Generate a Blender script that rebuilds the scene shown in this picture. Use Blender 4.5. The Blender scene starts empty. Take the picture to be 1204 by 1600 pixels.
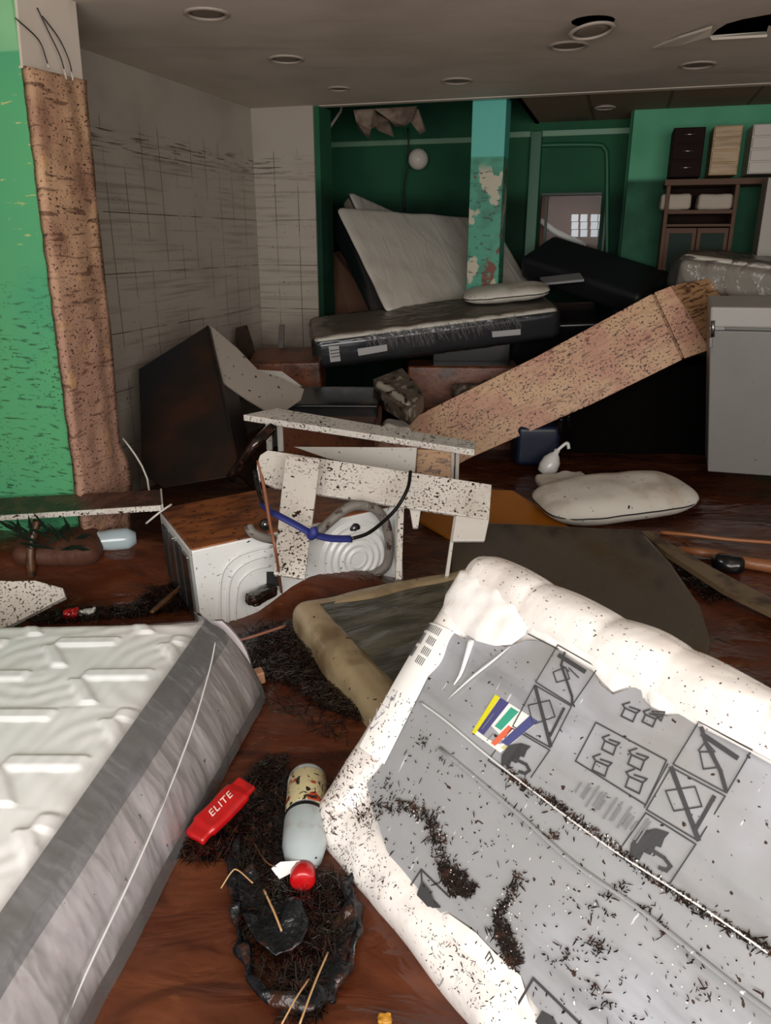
import bpy, bmesh, math, random
from math import sin, cos, tan, pi, radians
from mathutils import Vector, Matrix, noise, geometry
random.seed(7)
SC = bpy.context.scene
COL = SC.collection
V = Vector
# ------------------------------------------------------------------ camera
FPX = 1200.0
EYE = 1.6
PIT = radians(19.4)
cd = bpy.data.cameras.new('camera'); cam = bpy.data.objects.new('camera', cd); COL.objects.link(cam)
cam.location = (0, 0, EYE); cam.rotation_euler = (pi/2 - PIT, 0, 0)
cd.sensor_fit = 'VERTICAL'; cd.sensor_height = 24; cd.lens = 24*FPX/1600; cd.clip_start = .02
SC.camera = cam
# ------------------------------------------------------------------ light
SC.view_settings.view_transform = 'Standard'; SC.view_settings.look = 'None'
SC.view_settings.gamma = 1; SC.view_settings.exposure = 0.0
W = bpy.data.worlds.new('world'); SC.world = W; W.use_nodes = True
W.node_tree.nodes['Background'].inputs[0].default_value = (.8, .88, 1, 1)
W.node_tree.nodes['Background'].inputs[1].default_value = .35
def area(name, loc, target, sx, sy, power, color=(1, 1, 1)):
    l = bpy.data.lights.new(name, 'AREA'); l.shape = 'RECTANGLE'; l.size = sx; l.size_y = sy
    l.energy = power; l.color = color
    o = bpy.data.objects.new(name, l); COL.objects.link(o); o.location = loc
    o.rotation_euler = (V(target)-V(loc)).to_track_quat('-Z', 'Y').to_euler()
    return o
# daylight through the open shopfront behind the photographer
area('shopfront_daylight', (.3, -1.35, 1.7), (.3, 4.2, 1.15), 4.8, 1.8, 235, (1, .965, .925))
# ------------------------------------------------------------------ pixel -> world helpers
CAMP = V((0, 0, EYE)); CF = V((0, cos(PIT), -sin(PIT))); CU = V((0, sin(PIT), cos(PIT))); CR = V((1, 0, 0))
def ray(x, y): return CF + CR*((x-602)/FPX) + CU*((800-y)/FPX)
def at_y(x, y, Y): r = ray(x, y); return CAMP + r*(Y/r.y)
def at_z(x, y, z=0.0): r = ray(x, y); return CAMP + r*((z-EYE)/r.z)
class Plane:
    def __init__(s, a, b, c=None, n=None):
        s.p = V(a); s.n = (V(b)-V(a)).cross(V(c)-V(a)).normalized() if n is None else V(n).normalized()
        if s.n.dot(CAMP-s.p) < 0: s.n = -s.n
    def hit(s, x, y, off=0.0):
        r = ray(x, y); t = (s.p + s.n*off - CAMP).dot(s.n)/r.dot(s.n); return CAMP + r*t
def frame(o, ex, ey):
    ex = V(ex).normalized(); ez = ex.cross(V(ey)).normalized(); ey = ez.cross(ex)
    m = Matrix((ex, ey, ez)).transposed().to_4x4(); m.translation = V(o); return m
UD = V((.283, .959, 0)).normalized()      # shop's depth direction
VD = V((.959, -.283, 0)).normalized()     # along the back wall, to the right
# ------------------------------------------------------------------ materials
def c(h, g=1.0):
    h = h.lstrip('#'); r = [int(h[i:i+2], 16)/255 for i in (0, 2, 4)]
    return tuple(g*((x/12.92) if x <= .04045 else ((x+.055)/1.055)**2.4) for x in r)+(1,)
def _map(nt, co, scale, rot=(0, 0, 0), loc=(0, 0, 0)):
    m = nt.nodes.new('ShaderNodeMapping'); nt.links.new(co, m.inputs[0])
    m.inputs['Scale'].default_value = scale; m.inputs['Rotation'].default_value = rot; m.inputs['Location'].default_value = loc
    return m.outputs[0]
def _mr(nt, v, lo, hi, a=0., b=1.):
    m = nt.nodes.new('ShaderNodeMapRange'); m.interpolation_type = 'SMOOTHSTEP'
    nt.links.new(v, m.inputs[0]); m.inputs[1].default_value = lo; m.inputs[2].default_value = hi
    m.inputs[3].default_value = a; m.inputs[4].default_value = b; return m.outputs[0]
def _mul(nt, a, b):
    m = nt.nodes.new('ShaderNodeMath'); m.operation = 'MULTIPLY'; nt.links.new(a, m.inputs[0])
    if isinstance(b, float): m.inputs[1].default_value = b
    else: nt.links.new(b, m.inputs[1])
    return m.outputs[0]
def _tex(nt, co, s):
    k = s.get('k', 'noise'); sc = s.get('s', (1, 1, 1)); sc = (sc,)*3 if isinstance(sc, (int, float)) else sc
    mp = _map(nt, co, sc, s.get('rot', (0, 0, 0)), s.get('loc', (0, 0, 0)))
    if k == 'noise':
        t = nt.nodes.new('ShaderNodeTexNoise'); t.inputs['Scale'].default_value = 1; t.inputs['Detail'].default_value = s.get('d', 4)
        t.inputs['Distortion'].default_value = s.get('dist', 0)
    elif k == 'voro':
        t = nt.nodes.new('ShaderNodeTexVoronoi'); t.inputs['Scale'].default_value = 1
    elif k == 'wave':
        t = nt.nodes.new('ShaderNodeTexWave'); t.inputs['Scale'].default_value = 1; t.wave_type = s.get('wt', 'BANDS')
        t.inputs['Distortion'].default_value = s.get('dist', 2); t.inputs['Detail'].default_value = s.get('d', 2)
        t.inputs['Detail Scale'].default_value = s.get('ds', 1)
    elif k == 'brick':
        t = nt.nodes.new('ShaderNodeTexBrick'); t.offset = 0; t.inputs['Scale'].default_value = 1
        t.inputs['Color1'].default_value = (0, 0, 0, 1); t.inputs['Color2'].default_value = (0, 0, 0, 1); t.inputs['Mortar'].default_value = (1, 1, 1, 1)
        t.inputs['Mortar Size'].default_value = s.get('m', .006); t.inputs['Brick Width'].default_value = s['bw']; t.inputs['Row Height'].default_value = s['bh']
        nt.links.new(mp, t.inputs['Vector']); return t.outputs['Fac']
    nt.links.new(mp, t.inputs['Vector']); return t.outputs[0]
def _mask(nt, co, s):
    if s.get('k') == 'z':
        sep = nt.nodes.new('ShaderNodeSeparateXYZ'); nt.links.new(co, sep.inputs[0])
        v = _mr(nt, sep.outputs[s.get('ax', 2)], s['lo'], s['hi'])
    else: v = _mr(nt, _tex(nt, co, s), s['lo'], s['hi'])
    for x in s.get('x', []): v = _mul(nt, v, _mask(nt, co, x))
    if 'amt' in s: v = _mul(nt, v, float(s['amt']))
    return v
MATS = {}
def mat(name, base, rough=.6, layers=(), bump=None, metal=0, coat=0, spec=.5, emit=None, rlayer=None, trans=0, sub=0):
    if name in MATS: return MATS[name]
    m = bpy.data.materials.new(name); m.use_nodes = True; nt = m.node_tree; b = nt.nodes['Principled BSDF']
    tc = nt.nodes.new('ShaderNodeTexCoord').outputs['Object']
    col = None
    for (lc, s) in layers:
        mx = nt.nodes.new('ShaderNodeMix'); mx.data_type = 'RGBA'
        nt.links.new(_mask(nt, tc, s), mx.inputs[0])
        if col is None: mx.inputs[6].default_value = base
        else: nt.links.new(col, mx.inputs[6])
        mx.inputs[7].default_value = lc; col = mx.outputs[2]
    if col is None: b.inputs['Base Color'].default_value = base
    else: nt.links.new(col, b.inputs['Base Color'])
    b.inputs['Roughness'].default_value = rough; b.inputs['Metallic'].default_value = metal
    b.inputs['Coat Weight'].default_value = coat; b.inputs['Coat Roughness'].default_value = .08
    b.inputs['Specular IOR Level'].default_value = spec
    if trans: b.inputs['Transmission Weight'].default_value = trans
    if rlayer:
        nt.links.new(_mr(nt, _tex(nt, tc, rlayer), rlayer['lo'], rlayer['hi'], rlayer['a'], rlayer['b']), b.inputs['Roughness'])
    if bump:
        prev = None
        for s in (bump if isinstance(bump, list) else [bump]):
            bn = nt.nodes.new('ShaderNodeBump'); bn.inputs['Strength'].default_value = s.get('st', .5); bn.inputs['Distance'].default_value = s.get('di', .01)
            nt.links.new(_tex(nt, tc, s), bn.inputs['Height'])
            if prev: nt.links.new(prev, bn.inputs['Normal'])
            prev = bn.outputs[0]
        nt.links.new(prev, b.inputs['Normal'])
    if emit: b.inputs['Emission Color'].default_value = emit[0]; b.inputs['Emission Strength'].default_value = emit[1]
    MATS[name] = m; return m
def film(name, alpha=.12, rough=.12, tint=(.95, .95, .95, 1), bump=None, haze=.3, ior=1.45):
    m = bpy.data.materials.new(name); m.use_nodes = True; nt = m.node_tree; nt.nodes.clear()
    o = nt.nodes.new('ShaderNodeOutputMaterial'); tr = nt.nodes.new('ShaderNodeBsdfTransparent')
    g = nt.nodes.new('ShaderNodeBsdfGlossy'); g.inputs['Roughness'].default_value = rough
    d = nt.nodes.new('ShaderNodeBsdfDiffuse'); d.inputs[0].default_value = tint
    fr = nt.nodes.new('ShaderNodeFresnel'); fr.inputs[0].default_value = ior
    tc = nt.nodes.new('ShaderNodeTexCoord').outputs['Object']
    if bump:
        bn = nt.nodes.new('ShaderNodeBump'); bn.inputs['Strength'].default_value = bump.get('st', .5); bn.inputs['Distance'].default_value = bump.get('di', .01)
        nt.links.new(_tex(nt, tc, bump), bn.inputs['Height'])
        for n in (g, fr): nt.links.new(bn.outputs[0], n.inputs['Normal'])
    m1 = nt.nodes.new('ShaderNodeMixShader'); m2 = nt.nodes.new('ShaderNodeMixShader')
    m1.inputs[0].default_value = haze; nt.links.new(tr.outputs[0], m1.inputs[1]); nt.links.new(d.outputs[0], m1.inputs[2])
    ad = nt.nodes.new('ShaderNodeMath'); ad.operation = 'ADD'; ad.use_clamp = True; nt.links.new(fr.outputs[0], ad.inputs[0]); ad.inputs[1].default_value = alpha
    nt.links.new(ad.outputs[0], m2.inputs[0]); nt.links.new(m1.outputs[0], m2.inputs[1]); nt.links.new(g.outputs[0], m2.inputs[2])
    nt.links.new(m2.outputs[0], o.inputs[0]); return m
# ------------------------------------------------------------------ object helpers
FR = {}
def mk(name, verts, faces, m, M=None, parent=None, smooth=False, bevel=0, merge=False):
    """verts in world space unless parent given with its own frame; stored in the thing's frame"""
    if parent is not None: M = FR[parent.name]
    if M is None:
        ctr = sum((V(v) for v in verts), V())/len(verts); zmin = min(v[2] for v in verts)
        M = Matrix.Translation((ctr.x, ctr.y, zmin))
    inv = M.inverted()
    me = bpy.data.meshes.new(name); me.from_pydata([inv @ V(v) for v in verts], [], faces)
    bm = bmesh.new(); bm.from_mesh(me)
    if merge: bmesh.ops.remove_doubles(bm, verts=bm.verts, dist=1e-5)
    bmesh.ops.recalc_face_normals(bm, faces=bm.faces); bm.to_mesh(me); bm.free()
    me.materials.append(m)
    if smooth: me.polygons.foreach_set('use_smooth', [True]*len(me.polygons))
    o = bpy.data.objects.new(name, me); COL.objects.link(o)
    if parent is not None: o.parent = parent; FR[o.name] = M
    else: o.matrix_world = M; FR[o.name] = M
    if bevel:
        b = o.modifiers.new('bevel', 'BEVEL'); b.width = bevel; b.segments = 2; b.limit_method = 'ANGLE'; b.angle_limit = radians(40)
    return o
def tag(o, label=None, cat=None, group=None, kind=None):
    if label: o['label'] = label
    if cat: o['category'] = cat
    if group: o['group'] = group
    if kind: o['kind'] = kind
    return o
def thing(name, label, cat, M, group=None):
    o = bpy.data.objects.new(name, None); COL.objects.link(o); o.empty_display_size = .1
    if not isinstance(M, Matrix): M = Matrix.Translation(V(M))
    o.matrix_world = M; FR[o.name] = M; return tag(o, label, cat, group)
def struct(o): o['kind'] = 'structure'; return o
def prism_vf(out, d):
    n = len(out); d = V(d); vs = [V(p) for p in out] + [V(p)+d for p in out]
    return vs, [tuple(range(n)), tuple(range(2*n-1, n-1, -1))] + [(i, (i+1) % n, n+(i+1) % n, n+i) for i in range(n)]
def prism(name, out, d, m, parent=None, M=None, bevel=.002):
    v, f = prism_vf(out, d); return mk(name, v, f, m, M, parent, bevel=bevel)
def slab(name, pl, px, t, m, parent=None, bevel=.002, off=0.0, own=True):
    """outline in photo pixels put on a plane in the place, with real thickness behind the face"""
    out = [pl.hit(x, y, off) for x, y in px]
    M = None
    if parent is None and own:
        M = frame(out[0], out[1]-out[0], out[2]-out[0])
    return prism(name, out, -pl.n*t, m, parent, M, bevel)
def box_vf(o, ex, ey, ez):
    o, ex, ey, ez = V(o), V(ex), V(ey), V(ez)
    return prism_vf([o, o+ex, o+ex+ey, o+ey], ez)
def box(name, o, ex, ey, ez, m, parent=None, M=None, bevel=.003):
    v, f = box_vf(o, ex, ey, ez); return mk(name, v, f, m, M, parent, bevel=bevel)
def join_vf(parts):
    vs, fs = [], []
    for v, f in parts:
        b = len(vs); vs += list(v); fs += [tuple(i+b for i in q) for q in f]
    return vs, fs
def catmull(pts, n=8):
    pts = [V(p) for p in pts]; P = [2*pts[0]-pts[1]] + pts + [2*pts[-1]-pts[-2]]; out = []
    for i in range(1, len(P)-2):
        for k in range(n):
            t = k/n; a, b, d, e = P[i-1], P[i], P[i+1], P[i+2]
            out.append(.5*((2*b)+(d-a)*t+(2*a-5*b+4*d-e)*t*t+(3*b-a-3*d+e)*t**3))
    return out+[pts[-1]]
def tube_vf(pts, r, seg=8, smooth=6, flat=None):
    if smooth: pts = catmull(pts, smooth)
    pts = [V(p) for p in pts]; n = len(pts); vs = []; fs = []
    up = V((0, 0, 1)); t0 = (pts[1]-pts[0]).normalized()
    if abs(t0.dot(up)) > .9: up = V((1, 0, 0))
    a = t0.cross(up).normalized()
    for i, p in enumerate(pts):
        t = (pts[min(i+1, n-1)]-pts[max(i-1, 0)]).normalized()
        a = (a - t*a.dot(t)).normalized(); b = t.cross(a)
        rr = r(i/(n-1)) if callable(r) else r
        for k in range(seg):
            w = 2*pi*k/seg; vs.append(p + a*cos(w)*rr + b*sin(w)*rr*(flat or 1))
    for i in range(n-1):
        for k in range(seg):
            fs.append((i*seg+k, i*seg+(k+1) % seg, (i+1)*seg+(k+1) % seg, (i+1)*seg+k))
    fs += [tuple(range(seg)), tuple((n-1)*seg+k for k in range(seg))]
    return vs, fs
def tube(name, pts, r, m, parent=None, seg=8, smooth=6, flat=None, M=None):
    v, f = tube_vf(pts, r, seg, smooth, flat); return mk(name, v, f, m, M, parent, smooth=True)
def lathe_vf(base, axis, prof, seg=24):
    axis = V(axis).normalized(); a = axis.orthogonal().normalized(); b = axis.cross(a); base = V(base); vs = []; fs = []
    for (r, h) in prof:
        for k in range(seg): w = 2*pi*k/seg; vs.append(base + axis*h + (a*cos(w)+b*sin(w))*r)
    n = len(prof)
    for i in range(n-1):
        for k in range(seg): fs.append((i*seg+k, i*seg+(k+1) % seg, (i+1)*seg+(k+1) % seg, (i+1)*seg+k))
    fs += [tuple(range(seg)), tuple((n-1)*seg+k for k in range(seg))]
    return vs, fs
def lathe(name, base, axis, prof, m, parent=None, seg=24, smooth=True, M=None):
    v, f = lathe_vf(base, axis, prof, seg); return mk(name, v, f, m, M, parent, smooth=smooth)
def lat(s, r, n, nr):
    """lattice stations along an edge of length s: dense over the rounding"""
    h = s/2; a = [-h + r*k/nr for k in range(nr)]; mid = [-h+r + (s-2*r)*k/n for k in range(n+1)]; b = [h-r + r*k/nr for k in range(1, nr+1)]
    return a+mid+b
def rbox(name, M, size, r, res, m, parent=None, disp=None, nr=4):
    """rounded box centred on frame M; disp(p, n) -> offset along the normal (or a Vector)"""
    sx, sy, sz = size; X, Y, Z = lat(sx, r, res[0], nr), lat(sy, r, res[1], nr), lat(sz, min(r, sz/2-.001), res[2], nr)
    rz = min(r, sz/2-.001)
    idx = {}; vs = []; fs = []
    def vert(i, j, k):
        if (i, j, k) in idx: return idx[(i, j, k)]
        p = V((X[i], Y[j], Z[k]))
        q = V((max(-sx/2+r, min(sx/2-r, p.x)), max(-sy/2+r, min(sy/2-r, p.y)), max(-sz/2+rz, min(sz/2-rz, p.z))))
        d = p-q; ds = V((d.x/r, d.y/r, d.z/rz))
        if ds.length > 1e-6:
            n = ds.normalized(); mx = max(abs(ds.x), abs(ds.y), abs(ds.z)); n2 = V((n.x*r, n.y*r, n.z*rz))*mx
            p2 = q+n2; nn = V((n.x/r, n.y/r, n.z/rz)).normalized()
        else: p2 = p; nn = V((0, 0, 1))
        if disp:
            o = disp(p2, nn); p2 = p2 + (nn*o if not isinstance(o, Vector) else o)
        idx[(i, j, k)] = len(vs); vs.append(M @ p2); return idx[(i, j, k)]
    NX, NY, NZ = len(X)-1, len(Y)-1, len(Z)-1
    for i in range(NX):
        for j in range(NY):
            for k in (0, NZ): fs.append((vert(i, j, k), vert(i+1, j, k), vert(i+1, j+1, k), vert(i, j+1, k)))
    for i in range(NX):
        for k in range(NZ):
            for j in (0, NY): fs.append((vert(i, j, k), vert(i+1, j, k), vert(i+1, j, k+1), vert(i, j, k+1)))
    for j in range(NY):
        for k in range(NZ):
            for i in (0, NX): fs.append((vert(i, j, k), vert(i, j+1, k), vert(i, j+1, k+1), vert(i, j, k+1)))
    return mk(name, vs, fs, m, M if parent is None else None, parent, smooth=True)
def inside(p, poly):
    r = False; n = len(poly)
    for i in range(n):
        a, b = poly[i], poly[(i+1) % n]
        if (a[1] > p[1]) != (b[1] > p[1]) and p[0] < (b[0]-a[0])*(p[1]-a[1])/(b[1]-a[1])+a[0]: r = not r
    return r
def cdt(outline, holes=(), step=None):
    loops = [outline]+list(holes); vs = []; ed = []
    for L in loops:
        b = len(vs); n = len(L); pts = []
        for i in range(n):
            p, q = V(L[i]).to_2d(), V(L[(i+1) % n]).to_2d(); k = max(1, int((q-p).length/step)) if step else 1
            pts += [p+(q-p)*t/k for t in range(k)]
        vs += pts; ed += [(b+i, b+(i+1) % len(pts)) for i in range(len(pts))]
    if step:
        x0 = min(p[0] for p in outline); x1 = max(p[0] for p in outline); y0 = min(p[1] for p in outline); y1 = max(p[1] for p in outline)
        for i in range(1, int((x1-x0)/step)+1):
            for j in range(1, int((y1-y0)/step)+1):
                p = (x0+(i+.23*(j % 2))*step, y0+j*step)
                if inside(p, outline) and not any(inside(p, h) for h in holes): vs.append(V(p))
    r = geometry.delaunay_2d_cdt(vs, ed, [], 1 if not holes else 0, 1e-6)
    V2, F = r[0], r[2]
    F2 = []
    for f in F:
        ctr = sum((V2[i] for i in f), V((0, 0)))/len(f)
        if inside(ctr, outline) and not any(inside(ctr, h) for h in holes): F2.append(tuple(f))
    return V2, F2
def sheet(name, pl, M, px, zf, step, m, parent, thick=0):
    """a thin lying sheet: outline in photo pixels on plane pl, local heights zf(x, y) in frame M"""
    inv = M.inverted(); L = [(inv @ pl.hit(x, y)).to_2d() for x, y in px]
    v2, f = cdt([tuple(p) for p in L], (), step)
    vs = [M @ V((p.x, p.y, zf(p.x, p.y))) for p in v2]
    o = mk(name, vs, f, m, None, parent, smooth=True)
    if thick:
        s = o.modifiers.new('t', 'SOLIDIFY'); s.thickness = thick; s.offset = 0
    return o
def strokes(name, lines, fn, nrm, w, m, parent, h=.0008):
    """flat printed lines: each polyline of pixels mapped by fn to a surface with normal nrm"""
    P = []
    for L in lines:
        ww = w
        if isinstance(L, tuple) and isinstance(L[0], list): L, ww = L
        pts = [fn(x, y) for x, y in L]
        for a, b in zip(pts, pts[1:]):
            d = (b-a)
            if d.length < 1e-5: continue
            s = d.normalized().cross(nrm)*ww/2; e = d.normalized()*ww*.4
            P.append(box_vf(a-s-e, d+2*e, 2*s, nrm*h))
    v, f = join_vf(P); return mk(name, v, f, m, None, parent)
def fills(name, polys, fn, nrm, m, parent, h=.0008):
    v, f = join_vf([prism_vf([fn(x, y) for x, y in L], nrm*h) for L in polys]); return mk(name, v, f, m, None, parent)
def bits(pts, nrm, lmin, lmax, wid, flatness=.35):
    """wet scraps of leaf and twig; pts are world points"""
    P = []; nrm = V(nrm).normalized(); a0 = nrm.orthogonal().normalized(); b0 = nrm.cross(a0)
    for p in pts:
        w = random.uniform(0, 2*pi); d = a0*cos(w)+b0*sin(w)+nrm*random.uniform(-flatness, flatness); d.normalize()
        s = d.cross(nrm).normalized(); l = random.uniform(lmin, lmax) if random.random() > .12 else lmax*1.7; q = random.uniform(.5, 1.2)*wid
        c0 = V(p)+nrm*q*.4; u = d.cross(s).normalized()
        vs = []
        for e, k in ((-.5, .5), (.1, 1), (.5, .3)):
            o = c0+d*l*e+s*random.uniform(-.3, .3)*q
            vs += [o+s*q*k*.5, o-s*q*k*.5, o+u*q*k*.45]
        fs = [(0, 1, 2), (6, 8, 7)]
        for i in (0, 3): fs += [(i, i+1, i+4, i+3), (i+1, i+2, i+5, i+4), (i+2, i, i+3, i+5)]
        P.append((vs, fs))
    return join_vf(P)
def px_in(poly, n):
    x0 = min(p[0] for p in poly); x1 = max(p[0] for p in poly); y0 = min(p[1] for p in poly); y1 = max(p[1] for p in poly); o = []
    while len(o) < n:
        p = (random.uniform(x0, x1), random.uniform(y0, y1))
        if inside(p, poly): o.append(p)
    return o
def px_along(line, n, spread):
    o = []
    for _ in range(n):
        i = random.randrange(len(line)-1); t = random.random(); a, b = line[i], line[i+1]
        o.append((a[0]+(b[0]-a[0])*t+random.gauss(0, spread), a[1]+(b[1]-a[1])*t+random.gauss(0, spread)))
    return o
def nz(x, y, z=0.0): return noise.noise(V((x, y, z)))
# ------------------------------------------------------------------ shared materials
DIRT = c('#2a1712')
def specks(s=(60, 60, 60), lo=.60, hi=.64, patch=None, amt=1., d=3):
    r = dict(k='noise', s=s, lo=lo, hi=hi, d=d, amt=amt)
    if patch: r['x'] = [patch]
    return r
m_white_pl = mat('splattered_white_melamine', c('#cfc9c0'), .35, [
    (c('#a89a8c'), dict(k='noise', s=5, lo=.45, hi=.7, amt=.45)),
    (DIRT, specks((85, 85, 85), .565, .61, dict(k='noise', s=(4, 4, 4), lo=.36, hi=.56))),
    (DIRT, specks((34, 34, 60), .64, .67))])
m_white_clean = mat('white_melamine', c('#d2cdc4'), .35, [(c('#9c9084'), dict(k='noise', s=4, lo=.5, hi=.8, amt=.5)), (DIRT, specks((60, 60, 60), .69, .72))])
m_grey_pl = mat('grey_melamine', c('#a8a49c'), .4, [(DIRT, specks((50, 50, 50), .67, .7))])
m_darkedge = mat('dark_wet_board', c('#3a2c22'), .35, [(c('#5a3018'), dict(k='noise', s=3, lo=.5, hi=.8, amt=.6)), (c('#15100e'), specks((12, 12, 12), .5, .7))])
m_black = mat('black_wet_plastic', c('#0d0e10'), .22, [(c('#3a2216'), dict(k='noise', s=6, lo=.58, hi=.8, amt=.7))])
m_blackcloth = mat('black_wet_cloth', c('#0a0d12'), .3, [(c('#3a2014'), dict(k='noise', s=(16, 16, 16), lo=.55, hi=.66, amt=.8))], bump=[dict(k='noise', s=(22, 22, 22), d=4, st=.8, di=.02), dict(k='noise', s=(90, 90, 90), st=.4, di=.004)])
m_debris = mat('wet_dark_litter', c('#170e0b'), .15, [(c('#352018'), dict(k='noise', s=30, lo=.5, hi=.6)), (c('#0f0a09'), dict(k='noise', s=22, lo=.56, hi=.62))], coat=.3)
m_twig = mat('wet_twig', c('#5b3a22'), .35, [(c('#2b1a12'), dict(k='noise', s=20, lo=.4, hi=.6))])
m_orange = mat('orange_board', c('#a8661c'), .4, [(c('#6a3a12'), dict(k='noise', s=4, lo=.5, hi=.8, amt=.6)), (DIRT, specks((40, 40, 40), .68, .71))])
m_mudbox = mat('mud_caked_box', c('#6e3c20'), .45, [(c('#3c2014'), dict(k='noise', s=5, lo=.45, hi=.7)), (DIRT, specks((40, 40, 40), .6, .66))], bump=dict(k='noise', s=8, st=.4, di=.02))
m_steel = mat('brushed_steel', c('#9a9a9a'), .3, metal=1)
m_white_plastic = mat('white_plastic', c('#d8d8d4'), .3, [(c('#8a7460'), dict(k='noise', s=9, lo=.55, hi=.75, amt=.6))], coat=.3)
m_red = mat('red_plastic', c('#a80c10'), .3, [(c('#5a0c0c'), dict(k='noise', s=14, lo=.55, hi=.75, amt=.5))], coat=.4)
m_print = mat('grey_print_ink', c('#3c3c3e'), .5)
m_printl = mat('faded_print_ink', c('#77777a'), .5)
m_label = mat('white_paper_label', c('#e6e4e0'), .6)
# ================================================================== SETTING
MUD = mat('brown_mud_water', c('#4d2616'), .3, [
    (c('#633620'), dict(k='noise', s=(1.6, 3.2, 1), lo=.45, hi=.7, d=6, dist=1.2)),
    (c('#32170f'), dict(k='noise', s=(2.3, 5, 1), lo=.5, hi=.68, d=6, dist=1.5, loc=(4, 2, 0), amt=.8)),
    (c('#744726'), dict(k='noise', s=(5, 9, 1), lo=.62, hi=.75, d=6, dist=2, loc=(1, 7, 0), amt=.6))],
    bump=[dict(k='noise', s=(4, 8, 7), d=3, dist=1.2, st=.45, di=.03), dict(k='noise', s=(30, 50, 60), d=2, st=.12, di=.004)],
    rlayer=dict(k='noise', s=(2, 4, 1), lo=.38, hi=.62, a=.12, b=.4))
MOUND = at_z(478, 925, 0.0)
def fh(x, y):
    a = noise.noise(V((x*2.2, y*3.4, 0)))*.022; b = 1-abs(noise.noise(V((x*2.6+1.2*noise.noise(V((x*2, y*2, 5))), y*4.5, 3.3))))
    q = MOUND; d = math.hypot((x-q.x)/.42, (y-q.y)/.20)
    return a + (b*b-.6)*.012*max(0, min(1, (5.5-y)/3)) + .13*math.exp(-d**4) + .17*math.exp(-(math.hypot((x+1.95)/.95, (y-3.75)/.42))**4)
NXF, NYF = 240, 330
vs = []; fs = []
for j in range(NYF+1):
    y = -1.6 + (11.9*(j/NYF)**1.5)
    for i in range(NXF+1):
        t = i/NXF*2-1; x = .3+4.7*(abs(t)**1.4)*(1 if t > 0 else -1); vs.append(V((x, y, fh(x, y))))
for j in range(NYF):
    for i in range(NXF): a = j*(NXF+1)+i; fs.append((a, a+1, a+NXF+2, a+NXF+1))
def at_f(x, y, up=0.0):
    p = at_z(x, y, up)
    for _ in range(6): p = at_z(x, y, .5*(fh(p.x, p.y)+up)+.5*p.z)
    return p
struct(mk('floor', vs, fs, MUD, Matrix.Identity(4), smooth=True))

m_ceil = mat('painted_plaster_ceiling', c('#cdc0b2'), .85, [(c('#b0a292'), dict(k='noise', s=(1.6, 1.6, 1), lo=.4, hi=.75, amt=.6)), (c('#9a8b7b'), dict(k='noise', s=(.8, 5, 1), lo=.58, hi=.8, amt=.4))],
    bump=dict(k='noise', s=5, st=.15, di=.02))
m_void_shade = mat('void_shade_black', c('#060505'), 1, spec=0)  # near-black colour stands in for the shade inside the void
m_tile = mat('white_wall_tiles', c('#a89e92'), .4, [
    (c('#8f8478'), dict(k='noise', s=(2, 2, 3), lo=.45, hi=.75, amt=.5)),
    (c('#3b3029'), dict(k='brick', bw=.205, bh=.36, m=.003, lo=.3, hi=.9, loc=(0, .03, 0), x=[dict(k='noise', s=3, lo=.38, hi=.55), dict(k='z', ax=1, lo=2.34, hi=2.26)], amt=.95)),
    (c('#6a5c50'), dict(k='noise', s=(1.2, 34, 3), lo=.5, hi=.68, d=6, dist=.3, x=[dict(k='z', ax=1, lo=2.28, hi=2.16)], amt=.45)),
    (c('#2e2019'), dict(k='noise', s=(4, 60, 5), lo=.55, hi=.62, d=6, x=[dict(k='z', ax=1, lo=2.27, hi=2.22), dict(k='z', ax=1, lo=2.0, hi=2.24)], amt=.85)),
    (c('#2e2019'), dict(k='noise', s=(42, 42, 3), lo=.68, hi=.72, x=[dict(k='z', ax=1, lo=2.3, hi=2.2)])),
    (c('#4a382c'), dict(k='noise', s=(1.2, 1.2, 1), lo=.35, hi=.7, x=[dict(k='z', ax=1, lo=1.3, hi=.6)], amt=.6))])
m_green = mat('wet_green_paint', c('#57a671'), .42, [
    (c('#8fc48e'), dict(k='z', ax=1, lo=2.345, hi=2.355)),
    (c('#3f9678'), dict(k='noise', s=(1.2, 1.2, 1), lo=.4, hi=.75, amt=.6)),
    (c('#c9c07a'), dict(k='noise', s=(9, 45, 9), lo=.63, hi=.69, d=5, x=[dict(k='z', ax=1, lo=1.45, hi=1.7), dict(k='z', ax=1, lo=2.3, hi=2.2)])),
    (c('#1c3524'), dict(k='noise', s=(13, 60, 13), lo=.55, hi=.66, d=5, x=[dict(k='z', ax=1, lo=1.55, hi=1.2)], amt=.7)),
    (c('#20301f'), dict(k='noise', s=(70, 70, 70), lo=.62, hi=.66, d=3, x=[dict(k='noise', s=3, lo=.4, hi=.6), dict(k='z', ax=1, lo=1.7, hi=1.1)]))])
m_plaster = mat('mud_stained_plaster', c('#bd9674'), .75, [
    (c('#9a725a'), dict(k='noise', s=(3, 3, 3), lo=.42, hi=.66)),
    (c('#a07a66'), dict(k='z', ax=1, lo=1.9, hi=1.0)),
    (c('#4a2a1c'), dict(k='noise', s=(7, 44, 7), lo=.56, hi=.66, d=6, dist=.5, amt=.7)),
    (c('#3a2016'), dict(k='noise', s=(70, 90, 70), lo=.60, hi=.64, d=3)),
    (c('#c89c68'), dict(k='noise', s=(7, 5, 5), lo=.60, hi=.7, amt=.6))],
    bump=[dict(k='noise', s=(5, 9, 5), st=.5, di=.03), dict(k='noise', s=(40, 60, 40), st=.5, di=.006)])
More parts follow.
